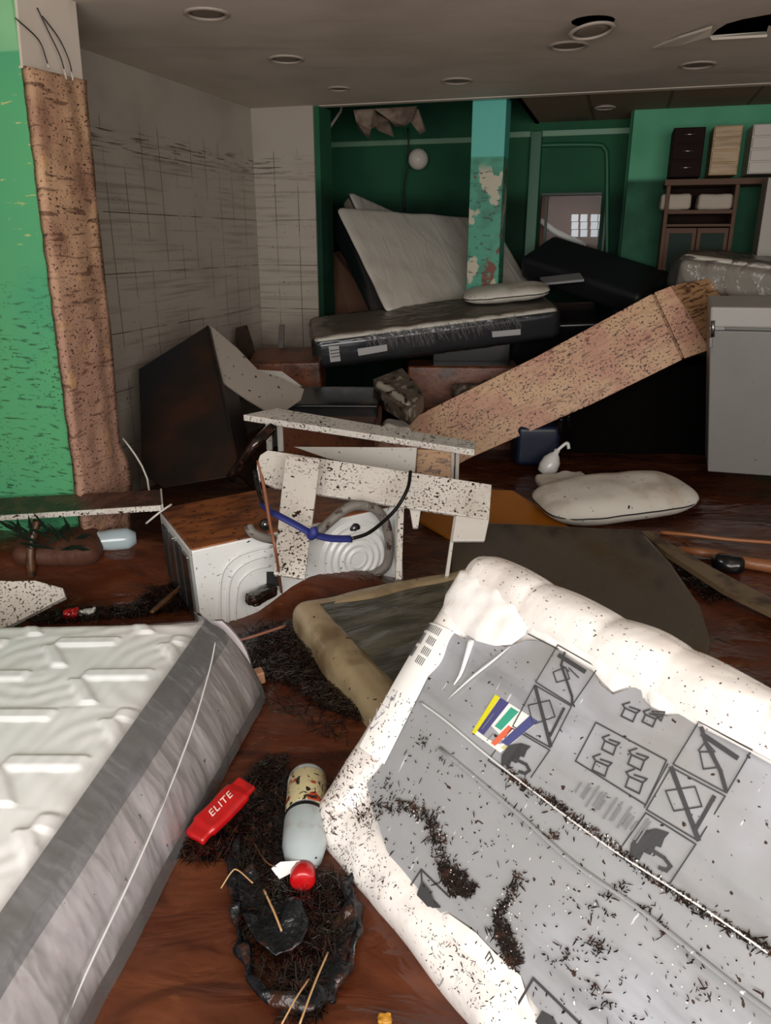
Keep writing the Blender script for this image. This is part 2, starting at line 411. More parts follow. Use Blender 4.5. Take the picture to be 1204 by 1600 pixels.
m_green_back = mat('dark_green_back_wall', c('#2a5c40'), .75, spec=.15, layers=[
    (c('#0b2416'), dict(k='z', ax=1, lo=2.12, hi=1.92, amt=.9)),
    (c('#20483a'), dict(k='noise', s=(2, 1, 1), lo=.4, hi=.7, amt=.6)),
    (c('#0f2a1c'), dict(k='noise', s=(2, 6, 2), lo=.5, hi=.7, amt=.5, x=[dict(k='z', ax=1, lo=2.2, hi=1.9)]))])
m_green_light = mat('green_wall_with_waterline', c('#5ba27d'), .7, spec=.2, layers=[
    (c('#0f3322'), dict(k='z', ax=1, lo=2.12, hi=2.07, amt=.88)),
    (c('#3f8566'), dict(k='noise', s=2, lo=.4, hi=.7, amt=.5))])
CZ = 2.62
C0 = V((-1.11, 7.0, 0))                  # far corner of the tiled niche
def wall(name, A, B, z0, z1, t, m, holes=()):
    """upright wall from A to B (to the camera's right is +s); local x along wall, local y up"""
    A = V((A[0], A[1], 0)); B = V((B[0], B[1], 0)); d = (B-A).normalized(); L = (B-A).length
    M = Matrix((d, V((0, 0, 1)), d.cross(V((0, 0, 1))))).transposed().to_4x4(); M.translation = A
    n = d.cross(V((0, 0, 1)))
    out = [(0, z0), (L, z0), (L, z1), (0, z1)]
    v2, f = cdt(out, holes, None)
    vs = [A + d*p.x + V((0, 0, p.y)) for p in v2]
    o = struct(mk(name, vs, f, m, M))
    s = o.modifiers.new('t', 'SOLIDIFY'); s.thickness = t; s.offset = 0
    return o
# tiled niche
wall('wall_left', C0-UD*3.3, C0, -.3, CZ, .04, m_tile)
wall('wall_back', C0, C0+VD*.56, -.3, CZ, .04, m_tile)
stub = C0+VD*.58
wall('wall_stub', stub+VD*.0, stub+UD*.27, -.3, CZ, .05, m_green_back)
# ceiling with the broken hole and the lamp hole
def cpx(x, y): p = at_z(x, y, CZ); return (p.x, p.y)
hole_px = [(1108, 58), (1120, 46), (1135, 37), (1160, 30), (1204, 22), (1290, 12), (1300, 40), (1230, 44), (1200, 40), (1196, 54), (1160, 58)]
lampc = at_z(926, 33, CZ)
lamp_hole = [(lampc.x+.105*cos(k*pi/12), lampc.y+.105*sin(k*pi/12)) for k in range(24)]
e0 = C0 - VD*3.2; e1 = C0+VD*.56; e2 = C0+VD*6.2
cout = [(-4.0, -1.5), (4.6, -1.5), (e2.x, e2.y), (e0.x, e0.y)]
hl = [cpx(*p) for p in hole_px]
v2, f = cdt(cout, [hl, lamp_hole], None)
o = struct(mk('ceiling', [V((p.x, p.y, CZ)) for p in v2], f, m_ceil, Matrix.Identity(4)))
# torn ceiling board sagging beside the hole
cfl = thing('torn_ceiling_board', 'pale strip of ceiling board sagging beside the black hole in the ceiling', 'ceiling board', V(at_z(1060, 68, CZ)))
prism('board', [at_z(1018, 76, CZ-.004), at_z(1060, 60, CZ-.02), at_z(1112, 44, CZ-.03), at_z(1108, 58, CZ-.05), at_z(1060, 72, CZ-.03)], (0, 0, .012), mat('torn_plasterboard', c('#c2b6a6'), .8), cfl)
prism('board', [at_z(1108, 59, CZ-.006), at_z(1196, 53, CZ-.006), at_z(1198, 58, CZ-.03), at_z(1112, 63, CZ-.02)], (0, 0, .012), MATS['torn_plasterboard'], cfl)
struct(prism('trim_1', [(-4.2, -1.6, CZ+.5), (6.5, -1.6, CZ+.5), (6.5, 10.6, CZ+.5), (-4.2, 10.6, CZ+.5)], (0, 0, .05), m_void_shade, bevel=0))
# beam face where the front ceiling ends, back ceiling
m_backceil = mat('brown_slatted_ceiling', c('#9c8268'), .8, [(c('#5e4936'), dict(k='brick', bw=.6, bh=.06, m=.014, lo=.2, hi=.8, rot=(0, 0, .287))), (c('#2e4a34'), dict(k='noise', s=1.2, lo=.55, hi=.7, amt=.6))])
b0 = e1 + UD*.02; 
struct(box('trim_2', V((e1.x, e1.y, CZ-.005)), VD*6, UD*.08, (0, 0, .02), m_ceil, bevel=0))
struct(box('trim_10', V((e1.x, e1.y, CZ+.015)), VD*6, UD*.08, (0, 0, .45), m_void_shade, bevel=0))  # upper beam coloured black for the dark seen through the hole
cl0 = e1+VD*1.62+UD*.05
struct(prism('ceiling_back', [V((p.x, p.y, CZ+.01)) for p in (cl0, e1+VD*6.2+UD*.05, e1+VD*6.2+UD*3.6, cl0+UD*3.6)], (0, 0, .03), m_backceil, bevel=0))
struct(box('trim_3', V((cl0.x, cl0.y, CZ)), -VD*.03, UD*3.5, (0, 0, .45), m_void_shade, bevel=0))
# back walls
bp = at_y(640, 222, 8.6); BZ = bp.z
Bw = V((bp.x, bp.y, 0))
wall('wall_back_room', Bw-VD*2.2, Bw+VD*1.35, -.3, 3.1, .05, m_green_back)
struct(box('trim_4', V((0, 0, BZ-.03))+Bw-VD*2.2-UD*.05, VD*3.5, UD*.03, (0, 0, .05), mat('pale_green_trim', c('#6f9678'), .5), bevel=.004))
wall('wall_side_back', Bw-VD*1.6-UD*3, Bw-VD*1.6, -.3, 3.1, .05, m_green_back)
# arch wall with glazed opening
ap = at_y(880, 208, 7.8); A0 = V((ap.x, ap.y, 0)); AZ = ap.z
a_l = A0 - VD*.62; a_r = A0 + VD*.72
def wall_s(px, py, base):
    """local (s, z) on the upright plane through base along VD"""
    n = UD; r = ray(px, py); t = (base-CAMP).dot(n)/r.dot(n); p = CAMP+r*t; return ((V((p.x, p.y, 0))-base).dot(VD), p.z)
hp = [wall_s(*q, a_l) for q in ((846, 306), (940, 306), (940, 420), (846, 420))]
x0h = hp[0][0]; x1h = hp[1][0]; z1h = hp[0][1]; z0h = hp[2][1]
wall('wall_arch', a_l, a_r, -.3, 3.1, .06, m_green_back, [[(x0h, z0h), (x1h, z0h), (x1h, z1h), (x0h, z1h)]])
def aw(px, py, off=0.0): s, z = wall_s(px, py, a_l); return a_l+VD*s+V((0, 0, z))-UD*off
m_gtrim = MATS['pale_green_trim']; m_dgreen = mat('dark_green_moulding', c('#1d5c3c'), .45)
struct(box('trim_5', a_l+V((0, 0, AZ-.03))-UD*.06, VD*1.3, UD*.04, (0, 0, .05), m_gtrim, bevel=.004))
struct(tube('trim_6', [aw(834, 470, .04), aw(834, 300, .04), aw(834, 232, .04), aw(845, 228, .04), aw(930, 227, .04), aw(944, 233, .04), aw(948, 250, .04), aw(948, 350, .04), aw(948, 470, .04)], .022, m_dgreen, smooth=3))
struct(box('trim_7', aw(816, 480, .12), VD*.10, UD*.1, V((0, 0, aw(816, 208).z-aw(816, 480).z)), m_dgreen, bevel=.006))
pw = struct(mk('window_1', *join_vf([box_vf(aw(846, 420, .05), VD*.02, UD*.08, V((0, 0, z1h-z0h))), box_vf(aw(940, 420, .05)-VD*.02, VD*.02, UD*.08, V((0, 0, z1h-z0h))), box_vf(aw(846, 306, .05), VD*(x1h-x0h), UD*.08, (0, 0, .02))]), mat('dark_window_frame', c('#20302a'), .5), frame(aw(846, 420), VD, (0, 0, 1))))
gl = mk('glass', *box_vf(aw(846, 420, 0), VD*(x1h-x0h), UD*.006, V((0, 0, z1h-z0h))), film('window_glass', .0, .03, haze=.02, ior=1.12), None, pw)
# made-up space behind the glass, standing in for a reflection: pinkish wall, glowing panes
m_refl_wall = mat('reflected_pink_brown', c('#8a6454'), .7, [(c('#6e5040'), dict(k='z', ax=1, lo=1.35, hi=1.1))])
wall('wall_reflection', A0-VD*1.6+UD*1.7, A0+VD*2.0+UD*1.7, -.3, 3.0, .05, m_refl_wall)
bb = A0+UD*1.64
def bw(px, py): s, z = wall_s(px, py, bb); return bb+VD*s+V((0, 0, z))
m_refl_pane = mat('glowing_reflection_pane', c('#e8eef0'), .4, emit=((.85, .93, 1, 1), .35))  # emission paints the bright panes of the reflection
wn = struct(mk('window_reflection', *join_vf([box_vf(bw(x, y), VD*.075, UD*.01, (0, 0, .075)) for x in (892, 906, 922, 934) for y in (346, 358, 370)]), m_refl_pane, frame(bw(892, 370), VD, (0, 0, 1))))
l2 = area('added_reflection_lamp', A0+UD*.7+V((-.2, 0, 2.3)), A0+UD*1.7+V((0, 0, 1.7)), .8, .4, .9, (1, .95, .9))  # unseen lamp added to brighten the made-up wall
tag(tube('fallen_lamp_tube', [q-UD*.14 for q in (bw(846, 345), bw(868, 362), bw(915, 385))], .035, mat('white_tube', c('#e8e4dc'), .4, emit=None), smooth=0), 'white tube leaning behind the small window in the green arch wall', 'tube')
# right light green wall
rp = at_y(990, 184, 7.15); RW = V((rp.x, rp.y, 0))
wall('wall_right_back', RW, RW+VD*3.2, -.3, CZ+.02, .06, m_green_light)
wall('wall_return', RW+UD*.9, RW, -.3, 3.1, .05, m_green_back)
# outer shell, out of the frame, keeps the light real
m_shell = mat('shell_paint', c('#9c9488'), .8)
wall('wall_right', (4.6, -1.5), (4.6, 6.0), -.3, CZ, .05, m_shell)
wall('wall_left_front', (-4.0, -1.5), (-4.0, 6.0), -.3, CZ, .05, m_shell)
struct(box('wall_front', (-4, -1.6, CZ-.02), (8.6, 0, 0), (0, .05, 0), (0, 0, .5), m_shell, bevel=0))
struct(mk('wall_far', *prism_vf([(-3.2, 10.3, -.3), (6.3, 10.3, -.3), (6.3, 10.3, 3.2), (-3.2, 10.3, 3.2)], (0, .05, 0)), m_void_shade, Matrix.Identity(4)))
# green pillar at left: front face painted, right side stripped to plaster
PF = V((-1.526, 3.65, 0)); 
def pf(px, py, off=0.0):   # on the front plane
    r = ray(px, py); n = UD; t = (PF-UD*off-CAMP).dot(n)/r.dot(n); return CAMP+r*t
def ps(px, py, off=0.0):   # on the side plane
    n = VD; r = ray(px, py); t = (PF+VD*off-CAMP).dot(n)/r.dot(n); return CAMP+r*t
MP = Matrix((VD, V((0, 0, 1)), VD.cross(V((0, 0, 1))))).transposed().to_4x4(); MP.translation = PF-VD*1.6
struct(mk('wall_pillar', *box_vf(PF-VD*1.6+V((0, 0, -.3)), VD*1.6, UD*.37, (0, 0, CZ+.3)), m_green, MP))
# plaster layer on the pillar's side with ragged borders
edge = [(38, 104)]
for k in range(60):
    y = 112+k*12.2; edge.append((36+84*(y-104)/666 + 3.2*nz(y*.05, 1)+1.6*nz(y*.3, 4), y))
pl_out = []
for x, y in edge: pl_out.append(pf(x, y, .012))
far = [(203, 842), (200, 792), (204, 765), (201, 735), (194, 715), (186, 700), (181, 640), (175, 560), (170, 500), (161, 420), (152, 330), (143, 230), (133, 130)]
MS = Matrix((UD, V((0, 0, 1)), UD.cross(V((0, 0, 1))))).transposed().to_4x4(); MS.translation = PF
vsl = []; fsl = []
# strip of rows between ragged front edge and far edge, stepping round the corner
def interp(L, y):
    L = sorted(L, key=lambda p: p[1])
    for a, b in zip(L, L[1:]):
        if a[1] <= y <= b[1]: return a[0]+(b[0]-a[0])*(y-a[1])/(b[1]-a[1])
    return L[0][0] if y < L[0][1] else L[-1][0]
rows = 90; cols = 14
for j in range(rows+1):
    y = 104+(842-104)*j/rows; xa = interp(edge, y); xb = interp(far, y)
    for i in range(cols+1):
        t = i/cols; yy = y + 22*t*(1-j/rows) - 10*t*(j/rows)
        off = .015+.012*nz(t*5, y*.02)+(.03 if t < .72 else .008)
        if i == 0: off = .004
        vsl.append(ps(xa+(xb-xa)*t, yy, off))
for j in range(rows):
    for i in range(cols): a = j*(cols+1)+i; fsl.append((a, a+1, a+cols+2, a+cols+1))
pls = struct(mk('trim_8', vsl, fsl, m_plaster, MS, smooth=True)); s = pls.modifiers.new('t', 'SOLIDIFY'); s.thickness = .02; s.offset = 0
# white painted upper side of the pillar
struct(prism('trim_9', [ps(24, -30, .012), ps(116, -20, .012), ps(130, 130, .012), ps(36, 106, .012)], -VD*.02, m_ceil, bevel=0))
m_wire = mat('thin_wire', c('#b8b4ac'), .4); m_wired = mat('dark_wire', c('#1a1614'), .5)
for w_, lab in (([(24, 28), (60, 62), (72, 92), (76, 106)], 'dark thin wire hanging on the grey top of the green pillar, nearest the edge'),
                ([(58, 12), (76, 50), (94, 88), (104, 124)], 'thin wire with pale end dangling above the plaster, middle of the pillar top'),
                ([(66, 25), (92, 60), (108, 95), (114, 126)], 'thin wire with pale end dangling above the plaster, furthest right on pillar top')):
    q = [ps(x, y, .03+.01*k) for k, (x, y) in enumerate(w_)]
    t = thing('hanging_wire', lab, 'wire', frame(q[0], VD, (0, 0, 1)))
    tube('cable', q, .003, m_wired, t, 5); tube('bare_end', [q[-1]-(q[-1]-q[-2])*.45, q[-1]], .004, m_wire, t, 5, 0)
# turquoise column in the middle
m_col = mat('peeling_turquoise_paint', c('#3f9478'), .5, [
    (c('#58b8a8'), dict(k='z', lo=2.22, hi=2.235)),
    (c('#2e6e58'), dict(k='noise', s=(9, 9, 9), lo=.45, hi=.65, x=[dict(k='z', lo=2.23, hi=2.2)], amt=.7)),
    (c('#b8b09a'), dict(k='noise', s=(6, 6, 4.5), lo=.56, hi=.59, x=[dict(k='z', lo=2.2, hi=2.1)], loc=(3, 1, .35))),
    (c('#6e3218'), dict(k='noise', s=(8, 8, 5.5), lo=.58, hi=.62, d=5, x=[dict(k='z', lo=2.22, hi=2.15)], loc=(1.7, 5, 2.2))),
    (c('#183a2c'), dict(k='noise', s=(16, 16, 40), lo=.6, hi=.64, x=[dict(k='z', lo=2.2, hi=2.1)], amt=.8))])
cp = at_y(738, 159, 6.64); cq = V((cp.x, cp.y, 0))
struct(mk('wall_column', *box_vf(cq+V((0, 0, -.3)), VD*.262, UD*.26, (0, 0, 2.95)), m_col, Matrix.Translation(cq), bevel=.004))
# ------------------------------------------------------------------ ceiling lights
m_ring = mat('aged_lamp_ring', c('#a3968a'), .6); m_lampin = mat('dim_lamp_glass', c('#75675a'), .5)
def downlight(px, py, lab, r=.1, tilt=None, drop=0):
    p = at_z(px, py, CZ)-V((0, 0, drop)); ax = V((0, 0, -1)) if tilt is None else V(tilt).normalized()
    t = thing('recessed_downlight', lab, 'ceiling light', Matrix.Translation(p), 'recessed ceiling lights')
    lathe('trim_ring', p, ax, [(r, -.004), (r*1.1, .0), (r*1.08, .006), (r*.92, .010), (r*.86, .004), (r*.86, -.01)], m_ring, t, 32)
    lathe('diffuser', p, ax, [(r*.86, .0), (r*.5, .004), (.001, .005)], m_lampin, t, 32)
downlight(323, 21, 'recessed round ceiling light at the upper left, largest and nearest')
downlight(447, 92, 'recessed round ceiling light above the white tiled corner')
downlight(529, 138, 'small recessed ceiling light nearest the torn insulation', .075)
downlight(714, 126, 'recessed ceiling light just in front of the turquoise column')
downlight(888, 71, 'recessed ceiling light directly behind the dangling one')
downlight(1090, 101, 'recessed ceiling light below the black ceiling hole')
downlight(925, 37, 'round ceiling light hanging loose from its dark opening', .105, (.1, -.12, -1), .03)
tl = at_z(952, 168, CZ)
downlight(945, 168, 'small reddish light in the brown slatted ceiling', .08)
# ------------------------------------------------------------------ hanging insulation, back left
m_ins = mat('torn_insulation', c('#8d7a6a'), .9, [(c('#5a4a3e'), dict(k='noise', s=6, lo=.4, hi=.65))], bump=dict(k='noise', s=20, st=.5, di=.01))
for px, Y, lab in (([(552, 172), (584, 170), (590, 196), (578, 202), (574, 216), (562, 205), (556, 190)], 7.25, 'torn piece of ceiling board hanging left, pinkish and narrow'),
                   ([(584, 170), (650, 166), (640, 190), (632, 197), (618, 198), (606, 186)], 7.15, 'pale torn ceiling board hanging in a wide point at the centre'),
                   ([(578, 172), (606, 188), (614, 214), (590, 204), (582, 192)], 7.5, 'grey strip of torn lining hanging between two boards'),
                   ([(640, 172), (652, 170), (664, 205), (656, 210), (642, 192)], 7.3, 'thin shred of lining hanging right of the torn boards')):
    q = [at_y(x, y, Y+.25*nz(x*.1, y*.1)) for x, y in px]
    tag(prism('torn_ceiling_lining', q, (.01, .02, .005), m_ins, bevel=0), lab, 'ceiling debris')
tag(tube('hanging_pipe', [at_y(511, 205, 7.4), at_y(532, 174, 7.6), at_y(547, 150, 7.75)+V((0, 0, .3))], .012, m_ring, smooth=0), 'thin slanted rod hanging beside the dark green stub wall', 'rod')
tag(tube('electric_cable', [at_y(637, 200, 8.4), at_y(638, 250, 8.4), at_y(631, 292, 8.45), at_y(632, 330, 8.5)], .008, m_wired), 'black cable hanging down the dark green back wall', 'cable')
t = thing('globe_lamp', 'round pale lamp on the dark green back wall', 'lamp', Matrix.Translation(at_y(653, 249, 8.42)))
gp = at_y(653, 249, 8.42)
lathe('globe', gp-V((0, .06, 0)), (0, 1, 0), [(.001, -.03), (.05, -.02), (.085, .005), (.1, .04), (.1, .05), (.085, .07), (.05, .09)], mat('opal_glass', c('#d8cfc4'), .35), t)
lathe('wall_mount', gp+V((0, .03, 0)), (0, 1, 0), [(.05, 0), (.05, .1)], m_ring, t)
#PART2
# ================================================================== BACK OF THE SHOP
def upl(px, py, Y): return Plane(at_y(px, py, Y), None, n=-UD)
def fbox_pts(pl, x0, y0, x1, y1, off=0.0):
    a = pl.hit(x0, y1, off); b = pl.hit(x1, y0, off); w = (b-a).dot(VD); h = b.z-a.z; return a, w, h
def fbox(name, pl, x0, y0, x1, y1, depth, m, parent=None, off=0.0, bevel=.004):
    a, w, h = fbox_pts(pl, x0, y0, x1, y1, off)
    M = None if parent is not None else frame(a, VD, UD)
    return box(name, a, VD*w, UD*depth, (0, 0, h), m, parent, M, bevel)
m_dkwood = mat('dark_wenge_veneer', c('#20100d'), .75, spec=.15); m_oak = mat('oak_veneer', c('#a8895f'), .45, [(c('#86683f'), dict(k='noise', s=(3, 3, 40), lo=.4, hi=.7))])
m_whwood = mat('white_veneer', c('#b4aca0'), .45); m_brwood = mat('brown_veneer', c('#5c4334'), .65, spec=.25)
def chest(pl, x0, y0, x1, y1, n, body, front, lab, handles=True):
    a, w, h = fbox_pts(pl, x0, y0, x1, y1)
    t = thing('drawer_chest', lab, 'drawer chest', frame(a, VD, UD), 'small drawer chests on top of the cabinet')
    box('carcass', a, VD*w, UD*.36, (0, 0, h), body, t)
    for k in range(n):
        hh = h/n; d = box('drawer', a+V((0, 0, k*hh+.006))+VD*.008-UD*.016, VD*(w-.016), UD*.015, (0, 0, hh-.012), front, t)
        if handles: tube('handle', [a+VD*w*.3+V((0, 0, (k+.55)*hh))-UD*.035, a+VD*w*.7+V((0, 0, (k+.55)*hh))-UD*.035], .006, m_steel, d, 6, 0)
    return t
PQ = upl(1075, 275, 6.62)
chest(PQ, 1044, 198, 1103, 277, 3, m_dkwood, m_dkwood, 'dark brown chest of three drawers with steel handles on the cabinet top')
chest(PQ, 1106, 195, 1161, 274, 4, m_oak, m_oak, 'light oak chest of drawers between the dark and the white chest', False)
chest(PQ, 1166, 192, 1232, 272, 4, m_whwood, m_whwood, 'white chest of drawers at the right end of the row of chests', False)
# hutch cabinet
a, w, h = fbox_pts(PQ, 1016, 288, 1156, 520)
t = thing('glazed_cabinet', 'brown cabinet with open shelf and dark glass doors under the drawer chests', 'cabinet', frame(V((a.x, a.y, 0)), VD, UD))
a0 = V((a.x, a.y, 0)); H = a.z+h
box('top_panel', a0+V((0, 0, H-.0))-VD*.02-UD*.02, VD*(w+.9), UD*.42, (0, 0, .045), m_brwood, t)
box('side_panel', a0, VD*.03, UD*.4, (0, 0, H), m_brwood, t); box('side_panel', a0+VD*(w-.03), VD*.03, UD*.4, (0, 0, H), m_brwood, t)
box('back_panel', a0+UD*.38, VD*w, UD*.02, (0, 0, H), m_dkwood, t)
zs = PQ.hit(1080, 330).z; zd = PQ.hit(1080, 350).z
box('shelf', a0+VD*.03+V((0, 0, zs-.02)), VD*(w-.06), UD*.38, (0, 0, .03), m_brwood, t)
box('shelf', a0+VD*.03+V((0, 0, zd-.02)), VD*(w-.06), UD*.38, (0, 0, .02), m_brwood, t)
m_dglass = mat('dark_green_glass', c('#142a20'), .6, spec=.2)
for k in range(2):
    d = box('door', a0+VD*(.03+k*(w-.06)/2)+V((0, 0, .1)), VD*((w-.06)/2-.006), UD*.02, (0, 0, zd-.13), m_brwood, t)
    box('glass_pane', a0+VD*(.03+k*(w-.06)/2+.03)+V((0, 0, .14))-UD*.004, VD*((w-.06)/2-.066), UD*.01, (0, 0, zd-.21), m_dglass, d)
m_paper = mat('pale_folded_linen', c('#b0a494'), .8, bump=dict(k='noise', s=12, st=.4, di=.02))
for x0, x1, lab in ((1030, 1082, 'left stack of pale linen on the open shelf of the brown cabinet'), (1088, 1148, 'right stack of pale linen on the open shelf of the brown cabinet')):
    a, w, h = fbox_pts(PQ, x0, 303, x1, 329, -.04)
    tag(rbox('folded_linen', frame(a+VD*w/2+V((0, 0, h/2+.004))+UD*.14, VD, UD), (w, .26, h), .03, (6, 4, 3), m_paper, None, lambda p, n: .008*nz(p.x*15, p.y*15, p.z*15)), lab, 'linen', 'linen stacks on the shelf')
# tall light wardrobe door at the right edge
PW = upl(1180, 400, 6.15)
a, w, h = fbox_pts(PW, 1157, 276, 1260, 560)
t = thing('wardrobe', 'tall pale wardrobe cut by the right edge of the picture, beside the brown cabinet', 'wardrobe', frame(V((a.x, a.y, 0)), VD, UD))
H = a.z+h; a = V((a.x, a.y, 0)); m_ward = mat('pale_grey_door', c('#8f877c'), .45)
box('carcass', a+UD*.02, VD*w, UD*.25, (0, 0, H), m_ward, t); box('door', a, VD*(w*.5-.004), UD*.018, (0, 0, H), m_ward, t); box('door', a+VD*(w*.5), VD*w*.5, UD*.018, (0, 0, H), m_ward, t)
# mattresses -------------------------------------------------------
m_matt = mat('pale_quilted_ticking', c('#c9c2b6'), .55, [(c('#9a8f82'), dict(k='noise', s=3, lo=.5, hi=.8, amt=.5))], bump=[dict(k='noise', s=(2, 7, 3), rot=(0, 0, .6), d=3, dist=1, st=.35, di=.04), dict(k='noise', s=(22, 22, 22), st=.15, di=.006)], coat=.1)
m_mattdark = mat('black_mattress_border', c('#14171c'), .3, bump=dict(k='noise', s=(6, 60, 6), st=.3, di=.01), coat=.5)
m_mattgrey = mat('grey_mattress_border', c('#7c7568'), .45)
def basis_pts(A, B, C):   # A corner, B along long side, C along short side
    ex = (B-A); ey = (C-A); ey = ey-ex.normalized()*ey.dot(ex.normalized()); return ex, ey
def perp(px, py, A, B):
    r = ray(px, py); d = B-A; return CAMP + r*((A-CAMP).dot(d)/r.dot(d))
def mattress_at(name, lab, A, B, C, th, mtop, mside, r=.05, res=(26, 18, 3), disp=None, group=None, sidecut=.35):
    """A, B, C: three corners of the upper face (B across from A on one side, C on the other)"""
    print('MATT', name, [round(v, 2) for v in A], [round(v, 2) for v in B], [round(v, 2) for v in C], round((B-A).length, 2), round((C-A).length, 2))
    ex, ey = basis_pts(A, B, C); M = frame(A, ex, ey); nrm = V(M.col[2][:3])
    if nrm.dot(CAMP-A) < 0: M = frame(A, ey, ex); ex, ey = ey, ex; nrm = V(M.col[2][:3]); res = (res[1], res[0], res[2])
    M = M.copy(); M.translation = A+ex/2+ey/2-nrm*th/2
    t = thing(name, lab, 'mattress', M, group)
    L, Wd = ex.length, ey.length
    Mt = M.copy(); Mt.translation = M.translation+nrm*(th*.5-.02)
    rbox('cover', Mt, (L, Wd, .05), r, res, mtop, t, disp)
    rbox('border', M @ Matrix.Translation((0, 0, -.012)), (L-.006, Wd-.006, th-.03), r, (res[0]//2, res[1]//2, 4), mside, t)
    tube('piping', [M @ V((sx*(L/2-q1), sy*(Wd/2-q2), th/2-.03)) for sx, sy, q1, q2 in ((-1, -1, .02, .0), (1, -1, .02, 0), (1, -1, 0, .02), (1, 1, 0, .02), (1, 1, .02, 0), (-1, 1, .02, 0), (-1, 1, 0, .02), (-1, -1, 0, .02), (-1, -1, .02, 0))], .007, mside, t, 6, 0)
    return t, M, L, Wd
# leaning pale mattress in the back left room
A = at_y(526, 322, 7.1); B = at_y(606, 486, 6.3); Cc = perp(768, 341, A, B)
mattress_at('mattress', 'large pale quilted mattress leaning in the back left room, dark border facing left', A, B, Cc, .26, m_matt, m_mattdark, .06, disp=lambda p, n: .01*nz(p.x*4, p.y*4, 1))
A = at_y(546, 298, 7.55); B = at_y(585, 380, 7.1); Cc = perp(650, 345, A, B)
mattress_at('mattress', 'mattress hidden behind the big leaning one, only its pale top corner showing', A, B, Cc, .16, m_matt, m_mattgrey, .05)
# board leaning at its left
tag(prism('leaning_board', [at_y(519, 395, 7.4), at_y(530, 392, 7.5), at_y(600, 500, 6.9), at_y(560, 560, 6.8), at_y(519, 555, 7.0)], UD*.03, m_brwood), 'brown board leaning in shadow against the stub wall, left of the big mattress', 'board')
# dark slanted mattress / sofa back beneath the window
m_dsofa = mat('black_upholstery', c('#15161a'), .5, bump=dict(k='noise', s=9, st=.2, di=.02))
A = at_y(838, 372, 7.3); B = at_y(1030, 432, 6.5); 
M = frame((A+B)/2+V((0, .02, -.15)), B-A, V((0, .9, .45)))
tag(rbox('upturned_mattress', M, ((B-A).length*.98, .5, .22), .06, (20, 8, 4), m_dsofa), 'long black slab of upholstery slanting down to the right below the small window', 'mattress')
M = frame(at_y(862, 520, 6.7), (.9, -.2, .05), (0, 1, .2))
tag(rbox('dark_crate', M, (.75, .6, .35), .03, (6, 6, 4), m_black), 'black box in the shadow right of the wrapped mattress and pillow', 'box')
tag(prism('steel_rail', [at_y(843, 437, 6.7), at_y(905, 430, 6.6), at_y(912, 440, 6.5), at_y(850, 446, 6.6)], (0, 0, .02), mat('grey_rail', c('#6c6c6c'), .4)), 'short grey rail lying on dark things behind the pillow', 'rail')
# wrapped mattress at the right, high
A = at_y(1016, 412, 6.0); 
pA = at_y(1062, 397, 5.75); pB = at_y(1290, 425, 5.2); pC = at_y(1040, 384, 6.5)
t, M, L, Wd = mattress_at('mattress', 'plastic wrapped pale mattress lying high at the right above the wooden cabinet', pA, pB, pC, .26, m_matt, m_mattgrey, .05)
rbox('plastic_wrap', M, (L+.14, Wd+.05, .29), .09, (40, 20, 4), film('clear_wrap', .0, .18, haze=.03, bump=dict(k='noise', s=(12, 12, 12), st=.8, di=.03)), t, lambda p, n: .02*nz(p.x*9, p.y*9, p.z*9))
# wrapped mattress in the middle with black side
# corners: near-left (495,545 bottom / 492,527 top), near-right (872,480), far-left hidden
pA = at_y(490, 530, 5.85); pB = at_y(873, 481, 6.05); pC = at_y(560, 487, 6.42)
t, M, L, Wd = mattress_at('mattress', 'plastic wrapped mattress with black border and labels, a white pillow on top', pA, pB, pC, .24, m_matt, m_mattdark, .05)
rbox('plastic_wrap', M, (L+.05, Wd+.04, .265), .07, (50, 20, 4), film('clear_wrap_b', .0, .16, haze=.015, bump=dict(k='noise', s=(14, 14, 14), st=.6, di=.02)), t, lambda p, n: .008*nz(p.x*14, p.y*9, p.z*20))
sp = Plane(pA - V(M.col[2][:3])*.02, pB - V(M.col[2][:3])*.02, pA-V(M.col[2][:3])*.3)
nS = sp.n
glints = []  # pale strokes paint the streaky reflections on the wrapped black side
for k in range(150):
    x = random.uniform(570, 808); u = (x-570)/238; yb = 521-31*u
    y0 = yb+random.uniform(0, 8); y1 = y0+random.uniform(9, 24); s_ = random.uniform(4, 13)
    glints.append([(x, y0), (x+s_*.5, (y0+y1)/2), (x+s_, y1)])
fn = lambda x, y: sp.hit(x, y, .034)
strokes('painted_wrap_glints', glints, fn, nS, .003, mat('pale_wrap_glint', c('#6c6a68'), .3), t, .0006)
for q_ in ([(558, 545), (604, 538), (605, 548), (560, 556)], [(768, 518), (813, 514), (813, 523), (769, 527)], [(513, 541), (529, 540), (532, 564), (516, 566)]):
    fills('paper_label', [q_], fn, nS, mat('grey_paper_label', c('#a8a6a4'), .5), t, .001)
strokes('label_print', [[(516, 548), (529, 546)], [(517, 553), (530, 551)], [(518, 558), (530, 556)]], lambda x, y: sp.hit(x, y, .042), nS, .006, m_print, t)
